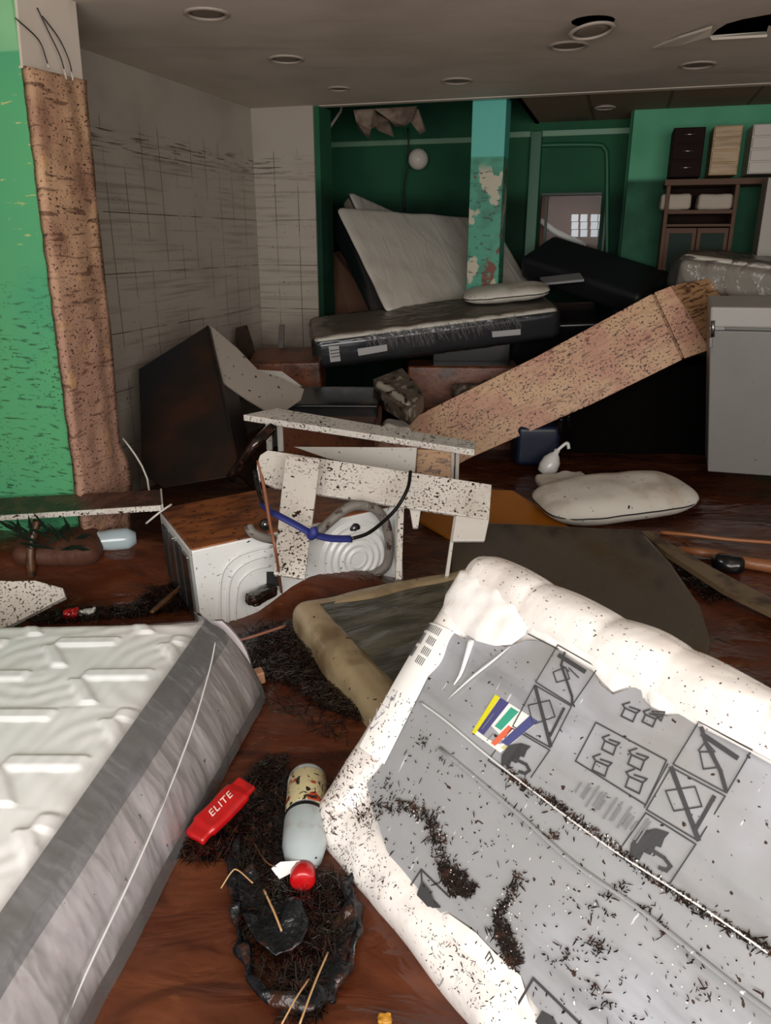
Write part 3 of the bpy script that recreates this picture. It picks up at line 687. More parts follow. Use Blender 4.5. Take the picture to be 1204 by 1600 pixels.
# pillow on it
def pillow(name, lab, ctr, ex, ey, size, mcloth, piping=True):
    M = frame(ctr, ex, ey); t = thing(name, lab, 'pillow', M)
    sx, sy, sz = size
    def prof(x, y):
        u = abs(2*x/sx); v = abs(2*y/sy); return max(0, (1-u**3.5))**.55*max(0, (1-v**3.2))**.55
    n1, n2 = 40, 24; vs = []; fs = []
    for sgn in (1, -1):
        b = len(vs)
        for j in range(n2+1):
            for i in range(n1+1):
                x = -cos(pi*i/n1)*sx/2; y = -cos(pi*j/n2)*sy/2; k = 1-.06*(abs(2*y/sy)**2)
                h = sz/2*prof(x, y)*(1+.12*nz(x*7, y*7, 2)); a_ = 2*x/sx; b_ = 2*y/sy; xx = x*math.sqrt(1-.30*b_**4); yy = y*math.sqrt(1-.30*a_**4)
                vs.append(M @ V((xx, yy, sgn*h)))
        for j in range(n2):
            for i in range(n1): a = b+j*(n1+1)+i; fs.append((a, a+1, a+n1+2, a+n1+1))
    mk('pillow_body', vs, fs, mcloth, None, t, smooth=True, merge=True)
    if piping:
        L = []
        for k in range(60):
            w = 2*pi*k/60; cx, cy = cos(w), sin(w); q = (abs(cx)**8+abs(cy)**8)**(-1/8); m_ = max(abs(cx), abs(cy)); a_ = cx/m_; b_ = cy/m_
            L.append(M @ V((a_*sx/2*1.002*math.sqrt(1-.30*b_**4), b_*sy/2*1.002*math.sqrt(1-.30*a_**4), .006*nz(a_*3, b_*3))))
        L.append(L[0]); tube('piping', L, .0045, mat('black_piping', c('#141312'), .5), t, 6, 0)
    return t, M
m_pillow = mat('damp_white_pillow', c('#cdc7bb'), .7, [(c('#a08c76'), dict(k='noise', s=5, lo=.5, hi=.75, amt=.6)), (DIRT, specks((35, 35, 35), .69, .72))], bump=dict(k='noise', s=9, st=.25, di=.02))
ctr = at_y(790, 457, 6.35)
pillow('pillow', 'white pillow with black piping lying on the black bordered mattress', ctr, (1, -.12, .1), (.1, 1, .12), (.68, .42, .12), m_pillow)
t, M = pillow('pillow', 'dirty white pillow with black piping lying in the mud in front of the refrigerator', at_z(960, 776, .12), at_z(1085, 762, .10)-at_z(835, 792, .06), (0, 1, .10), (1.0, .52, .2), m_pillow)
tag(rbox('cushion', frame(at_z(878, 752, .05), (1, .1, .05), (0, 1, .1)), (.34, .2, .07), .03, (10, 8, 3), m_pillow, None, lambda p, n: .015*nz(p.x*12, p.y*12, 4)), 'small soiled white cushion just behind the muddy pillow', 'cushion')
q = at_z(850, 742, .03); r_ = at_z(872, 722, .12)
t = thing('white_jug', 'small white plastic bottle with a spout standing behind the muddy pillow', 'bottle', Matrix.Translation(q))
lathe('bottle_body', q, r_-q+V((.0, 0, .12)), [(.02, 0), (.06, .015), (.07, .06), (.062, .12), (.035, .16), (.02, .175), (.02, .2)], m_white_plastic, t)
tube('spout', [q+(r_-q)*.8+V((.0, 0, .10)), q+(r_-q)*1.2+V((.03, 0, .12)), q+V((.16, .0, .19))], .012, m_white_plastic, t)
# refrigerator --------------------------------------------------------
m_fr = mat('grey_fridge_enamel', c('#7f7c78'), .4, [(c('#6e6b66'), dict(k='noise', s=2, lo=.4, hi=.8, amt=.5)), (DIRT, specks((30, 30, 30), .71, .74))])
m_fr2 = mat('pale_fridge_top', c('#a6a29c'), .4)
fA = at_y(1105, 737, 4.98); fT = at_y(1109, 513, 4.9); 
ez = fT-fA; exd = (at_y(1204, 744, 4.86)-fA).normalized(); M = frame(fA, exd, ez)
nb = -V(M.col[2][:3]); 
if nb.y < 0: nb = -nb
t = thing('refrigerator', 'grey chest refrigerator tilted at the right edge behind the muddy pillow', 'refrigerator', M)
box('body', fA+nb*.05, exd*.85, nb*.33, ez, m_fr, t, bevel=.01)
box('door', fA+ez*.0, exd*.85, nb*.045, ez*.985, m_fr, t, bevel=.008)
eu = ez.normalized()
box('top_lid', fA+ez+eu*.006-exd*.0+nb*.0, exd*.85, nb*.38, eu*.125, m_fr2, t, bevel=.012)
hp_ = fA+ez+eu*.0+exd*.015-nb*.012
lathe('hinge_pin', hp_, eu, [(.012, -.05), (.012, .05)], m_steel, t, 12); box('hinge', hp_-exd*.02-eu*.01, exd*.09, nb*.02, eu*.02, m_steel, t)
box('hinge', hp_-exd*.02-eu*.12-nb*.0, exd*.02, nb*.02, eu*.06, m_steel, t)
# long beech cabinet lying across ------------------------------------
m_beech = mat('mud_splashed_beech', c('#c9a27c'), .5, [
    (c('#bf8a70'), dict(k='noise', s=(3, 3, 3), lo=.4, hi=.6)),
    (c('#8a5c40'), dict(k='noise', s=(2, 30, 10), lo=.5, hi=.75, amt=.5)),
    (c('#6e3f2a'), dict(k='noise', s=(14, 60, 20), lo=.52, hi=.62, d=5, x=[dict(k='noise', s=(1.5, 7, 3), lo=.45, hi=.6)], amt=.8)),
    (c('#40241a'), dict(k='noise', s=(60, 60, 60), lo=.575, hi=.61, d=3, x=[dict(k='noise', s=4, lo=.33, hi=.55)])),
    (c('#40241a'), dict(k='noise', s=(26, 50, 26), lo=.62, hi=.65, d=4))])
m_beechd = mat('mud_splashed_beech_shaded', c('#9c7650'), .5, [(c('#5e3d28'), dict(k='noise', s=(10, 50, 10), lo=.5, hi=.62, d=5)), (c('#3a2015'), dict(k='noise', s=(45, 45, 45), lo=.59, hi=.63, d=3))])  # darker copy of the beech; weaker light on the end face put into colour
BP = Plane(at_y(720, 712, 5.5), at_y(1108, 548, 5.36), at_y(1030, 458, 5.54))
out1 = [(575, 692), (640, 655), (840, 556), (1018, 459), (1065, 562), (925, 631), (735, 715), (650, 760)]
A_ = BP.hit(735, 715); B_ = BP.hit(1065, 562)
MB = frame(A_, B_-A_, -(BP.n))
MB = frame(A_, B_-A_, BP.hit(840, 556)-A_)
t = thing('tall_cabinet', 'long beech cabinet splashed with mud, lying aslant from the white boards up to the refrigerator', 'cabinet', MB)
slab('long_door', BP, [(575, 692), (640, 655), (840, 556), (1018, 459), (1065, 562), (925, 631), (735, 715), (650, 760)], .02, m_beech, t, .003)
slab('short_door', BP, [(1022, 457), (1050, 446), (1109, 546), (1069, 560)], .02, m_beech, t, .003)
slab('carcass', BP, [(577, 694), (640, 657), (840, 558), (1018, 461), (1049, 447), (1107, 546), (1064, 560), (925, 629), (735, 713), (652, 757)], .16, m_beechd, t, .003, off=-.022)
cA = BP.hit(1050, 446); cB = BP.hit(1109, 546)
cC = at_y(1152, 426, cA.y+.16); cD = at_y(1178, 490, cB.y+.18)
prism('end_panel', [cA, cC, cD, cB], (cA-BP.hit(1022, 457)).normalized()*-.015, m_beechd, t)
# ================================================================== MIDDLE
# dark overturned cabinet by the tiled wall
m_dkcab = mat('black_brown_soaked_cabinet', c('#1e1713'), .4, [(c('#321c13'), dict(k='noise', s=3, lo=.45, hi=.7)), (c('#14181d'), dict(k='z', ax=0, lo=.35, hi=.1, amt=.8)), (c('#b8aca0'), dict(k='noise', s=60, lo=.735, hi=.75, x=[dict(k='noise', s=3, lo=.5, hi=.6)]))])
DP = Plane(at_y(222, 610, 4.75), at_y(372, 650, 4.5), at_y(325, 508, 4.95))
MD = frame(DP.hit(216, 577), DP.hit(372, 650)-DP.hit(216, 577), DP.hit(325, 508)-DP.hit(216, 577))
t = thing('overturned_cabinet', 'dark soaked cabinet tipped against the white tiled wall left of centre', 'cabinet', MD)
slab('side_panel', DP, [(216, 577), (325, 508), (345, 590), (375, 742), (255, 762), (222, 740)], .03, m_dkcab, t, .004)
n0 = DP.n
e1_, e2_ = DP.hit(325, 508), DP.hit(375, 742)
prism('front_panel', [e1_, e1_-n0*.35, e2_-n0*.35, e2_], (e2_-e1_).cross(n0).normalized()*.015, m_dkcab, t)
e3_ = DP.hit(216, 577)
prism('top_panel', [e1_, e1_-n0*.35, e3_-n0*.35, e3_], (0, 0, -.015), m_dkcab, t)
# bent pale panel behind it
NP = Plane(at_y(330, 515, 4.98), at_y(470, 605, 5.0), at_y(350, 592, 4.75))
tag(slab('bent_white_panel', NP, [(325, 508), (333, 512), (372, 545), (405, 580), (440, 590), (475, 608), (470, 625), (448, 640), (415, 640), (385, 622), (345, 594)], .018, mat('dull_white_panel', c('#8f857a'), .5, [(DIRT, specks((30, 30, 30), .66, .7))])), 'dull white bent panel sloping down right from the dark cabinet', 'panel')
tag(slab('white_drawer_front', Plane(at_y(400, 580, 5.7), at_y(480, 610, 5.6), at_y(400, 620, 5.6)), [(398, 577), (440, 580), (474, 605), (440, 612), (405, 600)], .02, m_white_clean), 'soiled white drawer front lying behind the bent panel', 'drawer front')
tag(slab('dark_red_board', Plane(at_y(380, 520, 6.2), at_y(410, 570, 6.0), at_y(345, 520, 6.4)), [(368, 512), (383, 508), (395, 545), (412, 562), (400, 580), (380, 560), (366, 535)], .02, m_darkedge), 'dark reddish board leaning on the tiled wall behind the bent panel', 'board')
tag(slab('small_leaning_post', Plane(at_y(438, 520, 6.4), at_y(450, 520, 6.4), at_y(438, 560, 6.35)), [(436, 507), (444, 507), (436, 720), (422, 720)], .03, m_darkedge), 'short dark post standing before the narrow tiled wall', 'post')
def boxobj(name, lab, cat, ctr, ex, ey, size, m, r=.012, disp=None, group=None):
    return tag(rbox(name, frame(ctr, ex, ey), size, r, (8, 6, 5), m, None, disp), lab, cat, group)
boxobj('mud_covered_crate', 'red-brown mud covered crate below the left end of the wrapped mattress', 'crate', at_y(450, 580, 6.0), (1, .0, .02), (-.0, 1, .1), (.55, .5, .26), m_mudbox, .02, lambda p, n: .01*nz(p.x*8, p.y*8, p.z*8))
boxobj('muddy_chest', 'wide red-brown muddy chest under the right half of the wrapped mattress', 'chest', at_y(722, 568, 6.3)-V((0, 0, .42)), (1, -.05, .0), (.05, 1, .0), (.88, .4, .85), m_mudbox, .02)
boxobj('muddy_board', 'red-brown muddy surface behind the long thin shelf board', 'board', at_y(520, 672, 5.1), (1, -.1, 0), (0, 1, .1), (.62, .5, .22), m_mudbox, .02)
t_ = boxobj('black_device', 'flat black electronic box with pale lettering behind the shelf board', 'electronic device', at_y(522, 634, 5.25), (1, -.03, .0), (0, 1, .12), (.62, .42, .15), m_black)
tag(slab('dented_metal_case', Plane(at_y(600, 600, 5.3), at_y(680, 610, 5.2), at_y(640, 575, 5.5)), [(582, 592), (628, 574), (650, 598), (662, 618), (640, 642), (600, 618)], .12, mat('grimy_metal', c('#544a40'), .35, [(c('#8d8375'), dict(k='noise', s=14, lo=.55, hi=.66)), (c('#201813'), dict(k='noise', s=9, lo=.5, hi=.65))], bump=dict(k='noise', s=14, st=.6, di=.02)), None, .01), 'grimy dented metal case lying in the middle of the heap', 'case')
tag(tube('bent_pipe', [at_y(590, 600, 5.2), at_y(612, 612, 5.15), at_y(640, 636, 5.05)], .03, mat('pale_grimy_pipe', c('#7e766a'), .4, [(DIRT, specks((20, 20, 20), .5, .6))])), 'short pale grimy pipe across the dented metal case', 'pipe')
boxobj('crumpled_rag', 'crumpled dark rag beside the top edge of the beech cabinet', 'rag', at_y(735, 608, 5.92), (1, .1, .1), (0, 1, 0), (.3, .12, .09), mat('wet_rag', c('#4a4034'), .6, [(c('#8c7c68'), dict(k='noise', s=12, lo=.5, hi=.65))]), .04, lambda p, n: .03*nz(p.x*16, p.y*16, p.z*16))
boxobj('pale_cushion', 'pale muddy cushion at the lower left end of the beech cabinet', 'cushion', at_y(620, 668, 5.25), (1, 0, -.1), (0, 1, 0), (.2, .2, .07), m_pillow, .03, lambda p, n: .01*nz(p.x*16, p.y*16, p.z*16))
# dim dark heap behind, so the shop floor carries its clutter
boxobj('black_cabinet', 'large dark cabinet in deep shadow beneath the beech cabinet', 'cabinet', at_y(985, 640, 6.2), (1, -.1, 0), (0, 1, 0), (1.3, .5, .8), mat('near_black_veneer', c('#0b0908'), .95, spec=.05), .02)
boxobj('dark_blue_bin', 'dark blue bin in the shadow below the beech cabinet', 'bin', at_y(835, 690, 5.6), (1, 0, 0), (0, 1, 0), (.32, .3, .3), mat('dark_blue_plastic', c('#0f1a30'), .4), .04)
tag(tube('thin_black_post', [at_y(876, 655, 5.2), at_z(873, 712, -.02)], .016, m_black, smooth=0), 'thin black post standing left of the white jug, nearer the beech board', 'post')
tag(tube('thin_black_post', [at_y(888, 650, 5.3), at_z(890, 708, -.02)], .010, m_black, smooth=0), 'thinner black post right beside the other one', 'post')
tag(lathe('white_cup', at_z(988, 690, 0), (0.1, 0, 1), [(.02, 0), (.025, .05), (.022, .055)], m_white_plastic), 'tiny white cup on the mud under the beech cabinet', 'cup')
boxobj('dark_gap_filler', 'black filler added for the shade between the wrapped mattress and the wide muddy chest', 'box', at_y(735, 548, 6.3), (1, -.05, 0), (0, 1, 0), (.62, .2, .22), m_black)  # black block added to fill in the dark gap
tag(boxobj('black_holder', 'small dark box on the mud beside the tiny white cup', 'box', at_z(926, 690, .03), (1, 0, 0), (0, 1, 0), (.12, .1, .05), m_black), None)
# white shelf board lying on two legs
SP = Plane(at_y(380, 650, 4.15), at_y(740, 703, 3.95), at_y(430, 640, 4.3))
MSf = frame(at_y(380, 645, 4.15), at_y(740, 699, 3.95)-at_y(380, 645, 4.15), (0, 1, .02))
t = thing('shelf_board', 'long thin white shelf board on stubby legs, speckled with mud, above the white frame', 'shelf', MSf)
L0 = at_y(380, 648, 4.15); L1 = at_y(741, 703, 3.95); dd = L1-L0
prism('top_board', [L0, L1, L1+V((.02, .13, .012)), L0+V((.16, .16, .005))], (0, 0, -.034), m_white_pl, t, bevel=.003)
for x, y in ((414, 660), (432, 662)):
    p = at_y(x, y, 4.18); box('leg', p, (.032, 0, 0), (0, .04, 0), (0, 0, -.16), m_grey_pl, t)
for x, y in ((704, 703), (712, 704)):
    p = at_y(x, y, 4.0); box('leg', p, (.02, 0, 0), (0, .05, 0), (0, 0, -.22), m_grey_pl, t)
# grey panel behind, tan board piece
tag(slab('grey_panel', Plane(at_y(460, 700, 4.0), at_y(650, 700, 3.9), at_y(500, 725, 3.95)), [(458, 698), (651, 699), (648, 738), (600, 735), (510, 716)], .02, m_grey_pl), 'pale grey board lying just under the long shelf board', 'board')
tag(slab('beech_offcut', Plane(at_y(655, 700, 4.0), at_y(700, 700, 4.0), at_y(660, 740, 3.95)), [(652, 702), (704, 704), (704, 748), (650, 742)], .02, m_beechd), 'brown wooden offcut between the grey board and the shelf legs', 'board')
# washing machine on its side, back towards us
WA = at_z(299, 861, .36); WB = at_z(622, 790, .40)
ex = WB-WA; ex = ex.normalized(); L = (WB-WA).length
eyb = V((-ex.y, ex.x, 0)).normalized(); ezd = ex.cross(eyb).normalized()
if ezd.z < 0: ezd = -ezd
MW = frame(WA, ex, eyb)
m_wash = mat('white_enamel_speckled', c('#d9d9d6'), .3, [(c('#a8b4b8'), dict(k='noise', s=3, lo=.45, hi=.8, amt=.35)), (DIRT, specks((55, 55, 55), .645, .68, dict(k='noise', s=3, lo=.4, hi=.6))), (DIRT, specks((22, 22, 22), .71, .73))], coat=.3)
m_washmud = mat('mud_coated_panel', c('#8e5228'), .35, [(c('#5a2e18'), dict(k='noise', s=(6, 14, 6), lo=.4, hi=.65, d=5)), (DIRT, specks((40, 40, 40), .62, .66))], bump=dict(k='noise', s=7, st=.4, di=.02))
t = thing('washing_machine', 'white washing machine lying on its side with its back panel and grey hose showing', 'washing machine', MW)
Hh = .56
box('casing', WA+eyb*.03-ezd*Hh, ex*L, eyb*.57, ezd*(Hh-.012), m_wash, t, bevel=.01)
box('muddy_side', WA+eyb*.005-ezd*.014+ex*.005, ex*(L-.01), eyb*.60, ezd*.02, m_washmud, t, bevel=.005)
box('back_panel', WA-ezd*Hh, ex*L*.985, eyb*.032, ezd*(Hh), m_wash, t, bevel=.008)
m_dkin = mat('dark_louvre', c('#3a3c3c'), .4, metal=.4)
for k in range(4): box('top_rail', WA-ex*.012+eyb*(.06+.13*k)-ezd*Hh, ex*.012, eyb*.09, ezd*(Hh-.05), m_dkin if k % 2 else m_steel, t)
WP = Plane(WA, None, n=-eyb)
w = lambda x, y, off=.0: WP.hit(x, y, off)
# embossed ridges, left panel
def ridge(name, L_, r, m=m_wash): return tube(name, [w(x, y, .0) for x, y in L_], r, m, t, 8, 4, .7)
ridge('embossed_ridge', [(345, 985), (343, 940), (345, 905), (353, 884), (372, 868), (400, 858), (424, 854)], .010)
ridge('embossed_ridge', [(357, 985), (356, 940), (358, 912), (366, 894), (382, 880), (404, 871), (424, 868)], .010)
ridge('embossed_ridge', [(368, 985), (368, 945), (372, 915), (380, 902), (396, 890), (422, 884)], .008)
# round ribbed cover, right part
cc = w(560, 895, .0); ff = []; 
R0 = (w(612, 850)-w(500, 850)).length/2
cx0 = w(556, 872)
NR, NA = 46, 60; vsd = []; fsd = []
for i in range(NR+1):
    r = R0*1.05*i/NR
    for k in range(NA):
        a = 2*pi*k/NA
        h = .02*(1-(i/NR)**4)+.0035*sin(i/NR*2*pi*6)*(1 if i > 8 else 0)
        vsd.append(cx0 + ex*cos(a)*r + ezd*sin(a)*r - eyb*h)
for i in range(NR):
    for k in range(NA): fsd.append((i*NA+k, i*NA+(k+1) % NA, (i+1)*NA+(k+1) % NA, (i+1)*NA+k))
mk('ribbed_cover', vsd, fsd, m_wash, None, t, smooth=True, merge=True)
m_bolt = mat('dark_bolt', c('#2c2c2a'), .4, metal=.6)
for x, y in ((414, 819), (553, 825)):
    b_ = lathe('transit_bolt', w(x, y, .0), -eyb, [(.027, 0), (.027, .012), (.02, .016), (.001, .016)], m_bolt, t, 16)
    lathe('bolt_head', w(x, y, .016), -eyb, [(.013, 0), (.013, .012), (.001, .012)], m_steel, b_, 6)
m_hose = mat('grey_rubber_hose', c('#77716a'), .5, [(c('#3a2a20'), dict(k='noise', s=20, lo=.55, hi=.65))], bump=dict(k='wave', s=(90, 90, 90), dist=0, st=.3, di=.003))
tube('drain_hose', [w(388, 822, .03), w(394, 832, .05), w(412, 840, .05), w(426, 843, .03)], .021, m_hose, t, 10)
tube('drain_hose', [w(492, 836, .06), w(515, 815, .07), w(540, 795, .07), w(562, 789, .07), w(588, 797, .07), w(603, 820, .06), w(608, 855, .05), w(602, 885, .04), w(575, 902, .03)], .023, m_hose, t, 10)
fills('grey_cover', [[(416, 893), (436, 893), (436, 915), (416, 915)]], w, -eyb, m_dkin, t, .006)
# right edge strip of machine
box('corner_post', w(613, 795, .0)-ezd*.5, ex*.035, -eyb*.02, ezd*.5, m_wash, t)
# white frame boards
P1 = Plane(at_y(420, 730, 3.52), at_y(760, 790, 3.42), at_y(440, 800, 3.36))
t = thing('wrecked_furniture', 'broken white furniture frame of crossed boards leaning on the washing machine', 'furniture frame', frame(P1.hit(400, 703), P1.hit(768, 757)-P1.hit(400, 703), P1.hit(400, 750)-P1.hit(400, 703)))
slab('cross_board', P1, [(401, 748), (401, 725), (406, 711), (418, 703), (768, 757), (764, 812), (430, 762)], .022, m_white_pl, t, .004, off=0)
P2 = Plane(at_y(445, 715, 3.45), at_y(500, 718, 3.44), at_y(430, 897, 2.98))
slab('upright_board', P2, [(446, 711), (500, 717), (494, 765), (476, 904), (427, 897), (437, 790)], .022, m_white_pl, t, .004)
slab('lower_board', P1, [(712, 805), (764, 812), (757, 845), (706, 845)], .022, m_white_clean, t, .004, off=-.001)
slab('edge_strip', P1, [(709, 806), (714, 807), (701, 900), (695, 900)], .05, m_white_clean, t, .002, off=-.03)
slab('edge_strip', P1, [(622, 792), (631, 793), (627, 905), (618, 905)], .03, m_white_pl, t, .002, off=-.05)
slab('corner_bracket', P1, [(640, 795), (657, 798), (653, 824), (645, 824)], .02, m_white_clean, t, .002, off=-.03)
# blue strap with black cable
m_strap = mat('blue_webbing', c('#20286c'), .6)
bl = [at_y(x, y, Y) for x, y, Y in ((400, 720, 3.3), (404, 760, 3.25), (412, 790, 3.15), (430, 803, 3.0), (462, 820, 2.98), (488, 834, 2.98))]
t = thing('blue_strap', 'blue webbing strap running over the upright white board into a black cable', 'strap', Matrix.Translation(bl[3]))
tube('webbing', [at_y(x, y, Y) for x, y, Y in ((411, 786, 3.14), (420, 797, 3.06), (430, 803, 2.99), (462, 820, 2.96), (488, 834, 2.97), (515, 841, 3.0), (548, 842, 3.05))], .02, m_strap, t, 8, 6, .5)
tube('knot', [at_y(484, 838, 2.96), at_y(490, 833, 2.95), at_y(488, 826, 2.96)], .02, m_strap, t, 8, 4)
tube('black_cable', [at_y(x, y, Y) for x, y, Y in ((548, 842, 3.05), (575, 833, 3.1), (602, 812, 3.2), (622, 790, 3.25), (637, 762, 3.3), (641, 737, 3.4))], .0085, m_black, t, 8)
tube('loose_end', [at_y(x, y, Y) for x, y, Y in ((398, 735, 3.3), (402, 758, 3.25), (407, 775, 3.2), (414, 790, 3.1))], .012, m_blackcloth, t, 6)
t = thing('wooden_stick', 'thin brown stick standing upright in front of the washing machine', 'stick', Matrix.Translation(at_z(447, 985, 0)))
tube('stick', [at_y(402, 720, 3.05), at_y(412, 760, 3.0), at_y(421, 815, 2.92), at_y(432, 870, 2.88), at_z(441, 935, .03), at_z(450, 985, -.02)], lambda u: .0085-.003*u if u > .1 else .005, mat('red_brown_bark', c('#7c4a30'), .5, bump=dict(k='noise', s=(30, 30, 9), st=.5, di=.005)), t, 8)
tag(boxobj('scrubbing_brush', 'black wet bristly brush lying at the foot of the washing machine', 'brush', at_z(408, 930, .12), at_z(430, 922, .12)-at_z(392, 942, .12), (0, 1, 0), (.15, .07, .05), m_debris, .015, lambda p, n: .006*nz(p.x*90, p.y*90, p.z*90)), None)
# orange board
OP = Plane(at_z(660, 800, .06), at_z(880, 820, .02), at_z(800, 770, .08))
tag(slab('orange_board', OP, [(655, 812), (668, 775), (700, 764), (800, 766), (850, 797), (890, 824), (780, 835), (700, 838)], .02, m_orange), 'orange painted board lying between the white frame and the dark mattress', 'board')
# dark wet mattress behind
m_dkmat = mat('dark_soaked_mattress', c('#4c453c'), .4, [(c('#4c3c28'), dict(k='noise', s=(2, 2, 2), lo=.45, hi=.7)), (c('#211f20'), dict(k='noise', s=(1.7, 2.5, 2), lo=.5, hi=.66, loc=(3, 0, 0))), (c('#cfc8bf'), dict(k='noise', s=55, lo=.76, hi=.77))], bump=dict(k='noise', s=6, st=.2, di=.01), rlayer=dict(k='noise', s=3, lo=.4, hi=.6, a=.2, b=.5))
DM = Plane(at_y(707, 815, 3.72), at_y(1000, 828, 3.62), at_z(1100, 1020, .02))
A = DM.hit(707, 815); B = DM.hit(1003, 828); Cc = DM.hit(1110, 1010)
MM = frame(A, B-A, (Cc-B)); nn = V(MM.col[2][:3])
o = slab('soaked_mattress', DM, [(708, 822), (712, 816), (722, 813), (860, 819), (995, 826), (1010, 836), (1050, 880), (1095, 945), (1112, 1000), (1100, 1060), (900, 1080), (703, 960), (704, 880)], .14, m_dkmat, None, .02)
tag(o, 'large dark soaked mattress sloping into the mud behind the bright wrapped one', 'mattress')
tag(prism('timber_strip', [at_z(1000, 830, .1), at_z(1012, 829, .1), at_z(1110, 885, .09), at_z(1250, 958, .06), at_z(1250, 978, .06), at_z(1130, 920, .08), at_z(1040, 862, .1)], (0, 0, -.03), mat('muddy_grey_timber', c('#6e5c44'), .5, [(c('#46352a'), dict(k='noise', s=8, lo=.5, hi=.7))])), 'straight muddy timber strip running along the right side of the dark soaked mattress', 'timber')
tag(tube('wet_stick', [at_z(1032, 832, .02), at_z(1080, 836, .035), at_z(1140, 843, .03), at_z(1240, 850, .03)], .011, mat('tan_wet_stick', c('#9c6238'), .3)), 'thin tan stick floating in the mud below the refrigerator', 'stick')
tag(tube('wet_branch', [at_z(1060, 858, .02), at_z(1090, 862, .04), at_z(1125, 868, .03), at_z(1160, 878, .04), at_z(1250, 892, .03)], lambda u: .018+.02*u, mat('tan_wet_stick2', c('#8a5736'), .4, bump=dict(k='noise', s=12, st=.5, di=.02))), 'thick pale branch half sunk in the mud at the right edge', 'branch')
boxobj('dark_stone', 'dark rounded lump resting on the thick pale branch', 'stone', at_z(1138, 880, .06), (1, -.3, 0), (0, 1, 0), (.16, .1, .09), m_black, .04, lambda p, n: .01*nz(p.x*20, p.y*20, p.z*20))
# ================================================================== LEFT, NEAR THE PILLAR
LP = at_y(0, 806, 3.5); LQ = at_y(252, 790, 3.32)
LM = at_y(250, 765, 3.5); LN = at_y(0, 776, 3.72)
dx = (LQ-LP).normalized(); LP2 = LP-dx*.5; LN2 = LN-dx*.5
t = thing('fallen_shelf', 'dark shelf with a white front edge covered in litter, lying before the green pillar', 'shelf', frame(LP2, dx, UD))
prism('shelf_board', [LP2, LQ, LM, LN2], (0, 0, -.02), mat('litter_covered_board', c('#2c1a16'), .35, [(c('#4a2c22'), dict(k='noise', s=12, lo=.45, hi=.6)), (c('#c8bfb4'), dict(k='noise', s=70, lo=.73, hi=.745))], bump=dict(k='noise', s=40, st=.7, di=.01)), t)
prism('front_edge', [LP2+V((0, 0, .004)), LQ+V((0, 0, .004)), LQ+V((0, 0, -.022)), LP2+V((0, 0, -.022))], -UD*.012, m_white_pl, t)
prism('end_edge', [LQ+V((0, 0, .006)), LM+V((0, 0, .006)), LM+V((0, 0, -.02)), LQ+V((0, 0, -.02))], dx*.01, m_grey_pl, t)
PQ1 = Plane(at_z(0, 960, .06), at_z(100, 925, .12), at_z(30, 910, .16))
tag(slab('smashed_sheet', PQ1, [(-60, 990), (-60, 905), (20, 908), (55, 907), (98, 919), (102, 932), (15, 977), (-10, 985)], .03, m_white_pl), 'broken white panel thick with dirt, poking in at the left edge above the near mattress', 'panel')
# clear plastic jug
t = thing('plastic_jug', 'cloudy plastic bottle lying in the water below the fallen shelf', 'bottle', Matrix.Translation(at_f(160, 848, 0)))
j0 = at_f(128, 848, .03); j1 = at_f(194, 842, .03)
lathe('bottle_body', j0, j1-j0, [(.02, 0), (.052, .012), (.056, .05), (.05, .1), (.056, .15), (.056, .22), (.03, .26)], mat('cloudy_plastic', c('#a8b8bc'), .2, coat=.5), t)
lathe('bottle_neck', j0-(j1-j0).normalized()*.02, j1-j0, [(.018, -.01), (.018, .03)], m_white_plastic, t)
# plant sack and dead leaves
tag(rbox('sodden_sack', frame(at_f(95, 856, .03), (1, .1, .1), (0, 1, .2)), (.42, .22, .13), .06, (16, 10, 5), mat('brown_sack', c('#4e2c1c'), .7, bump=dict(k='noise', s=(18, 18, 4), st=.6, di=.02)), None, lambda p, n: .04*nz(p.x*6, p.y*6, p.z*6)), 'brown sodden sack humped in the water below the shelf, left of the plastic bottle', 'sack')
tag(tube('broken_branch', [at_f(50, 905, -.02), at_f(50, 905, -.02)+V((.0, .02, .10)), at_f(50, 905, -.02)+V((.01, .05, .2)), at_f(50, 905, -.02)+V((.03, .09, .27))], .022, m_twig), 'short grey branch standing in the mud below the shelf at left', 'branch')
leafm = mat('dark_green_leaves', c('#16241a'), .35)
lv = []; 
for k in range(26):
    b = at_y(random.uniform(20, 118), random.uniform(835, 860), 3.4); d = V((random.uniform(-1, 1), random.uniform(-.5, .2), random.uniform(.1, .9))).normalized()*random.uniform(.08, .16); s_ = d.cross(V((.3, 1, .2))).normalized()*.012
    lv.append(prism_vf([b, b+d*.5+s_, b+d, b+d*.5-s_], (.001, .003, .001)))
v, f = join_vf(lv); tag(mk('leafy_sprig', v, f, leafm), 'tangle of dark wet leaves hanging under the fallen shelf before the pillar', 'plant')
tag(tube('thin_stalk', [at_y(192, 685, 3.9), at_y(212, 712, 3.85), at_y(230, 748, 3.8), at_y(236, 800, 3.7)], .005, m_wire, smooth=2), 'thin pale stalk leaning beside the foot of the plaster pillar', 'stalk')
tag(tube('thin_stalk', [at_y(228, 818, 3.3), at_y(250, 800, 3.32), at_y(268, 788, 3.35)], .005, m_wire, smooth=2), 'thin pale stalk between the shelf end and the washing machine', 'stalk')
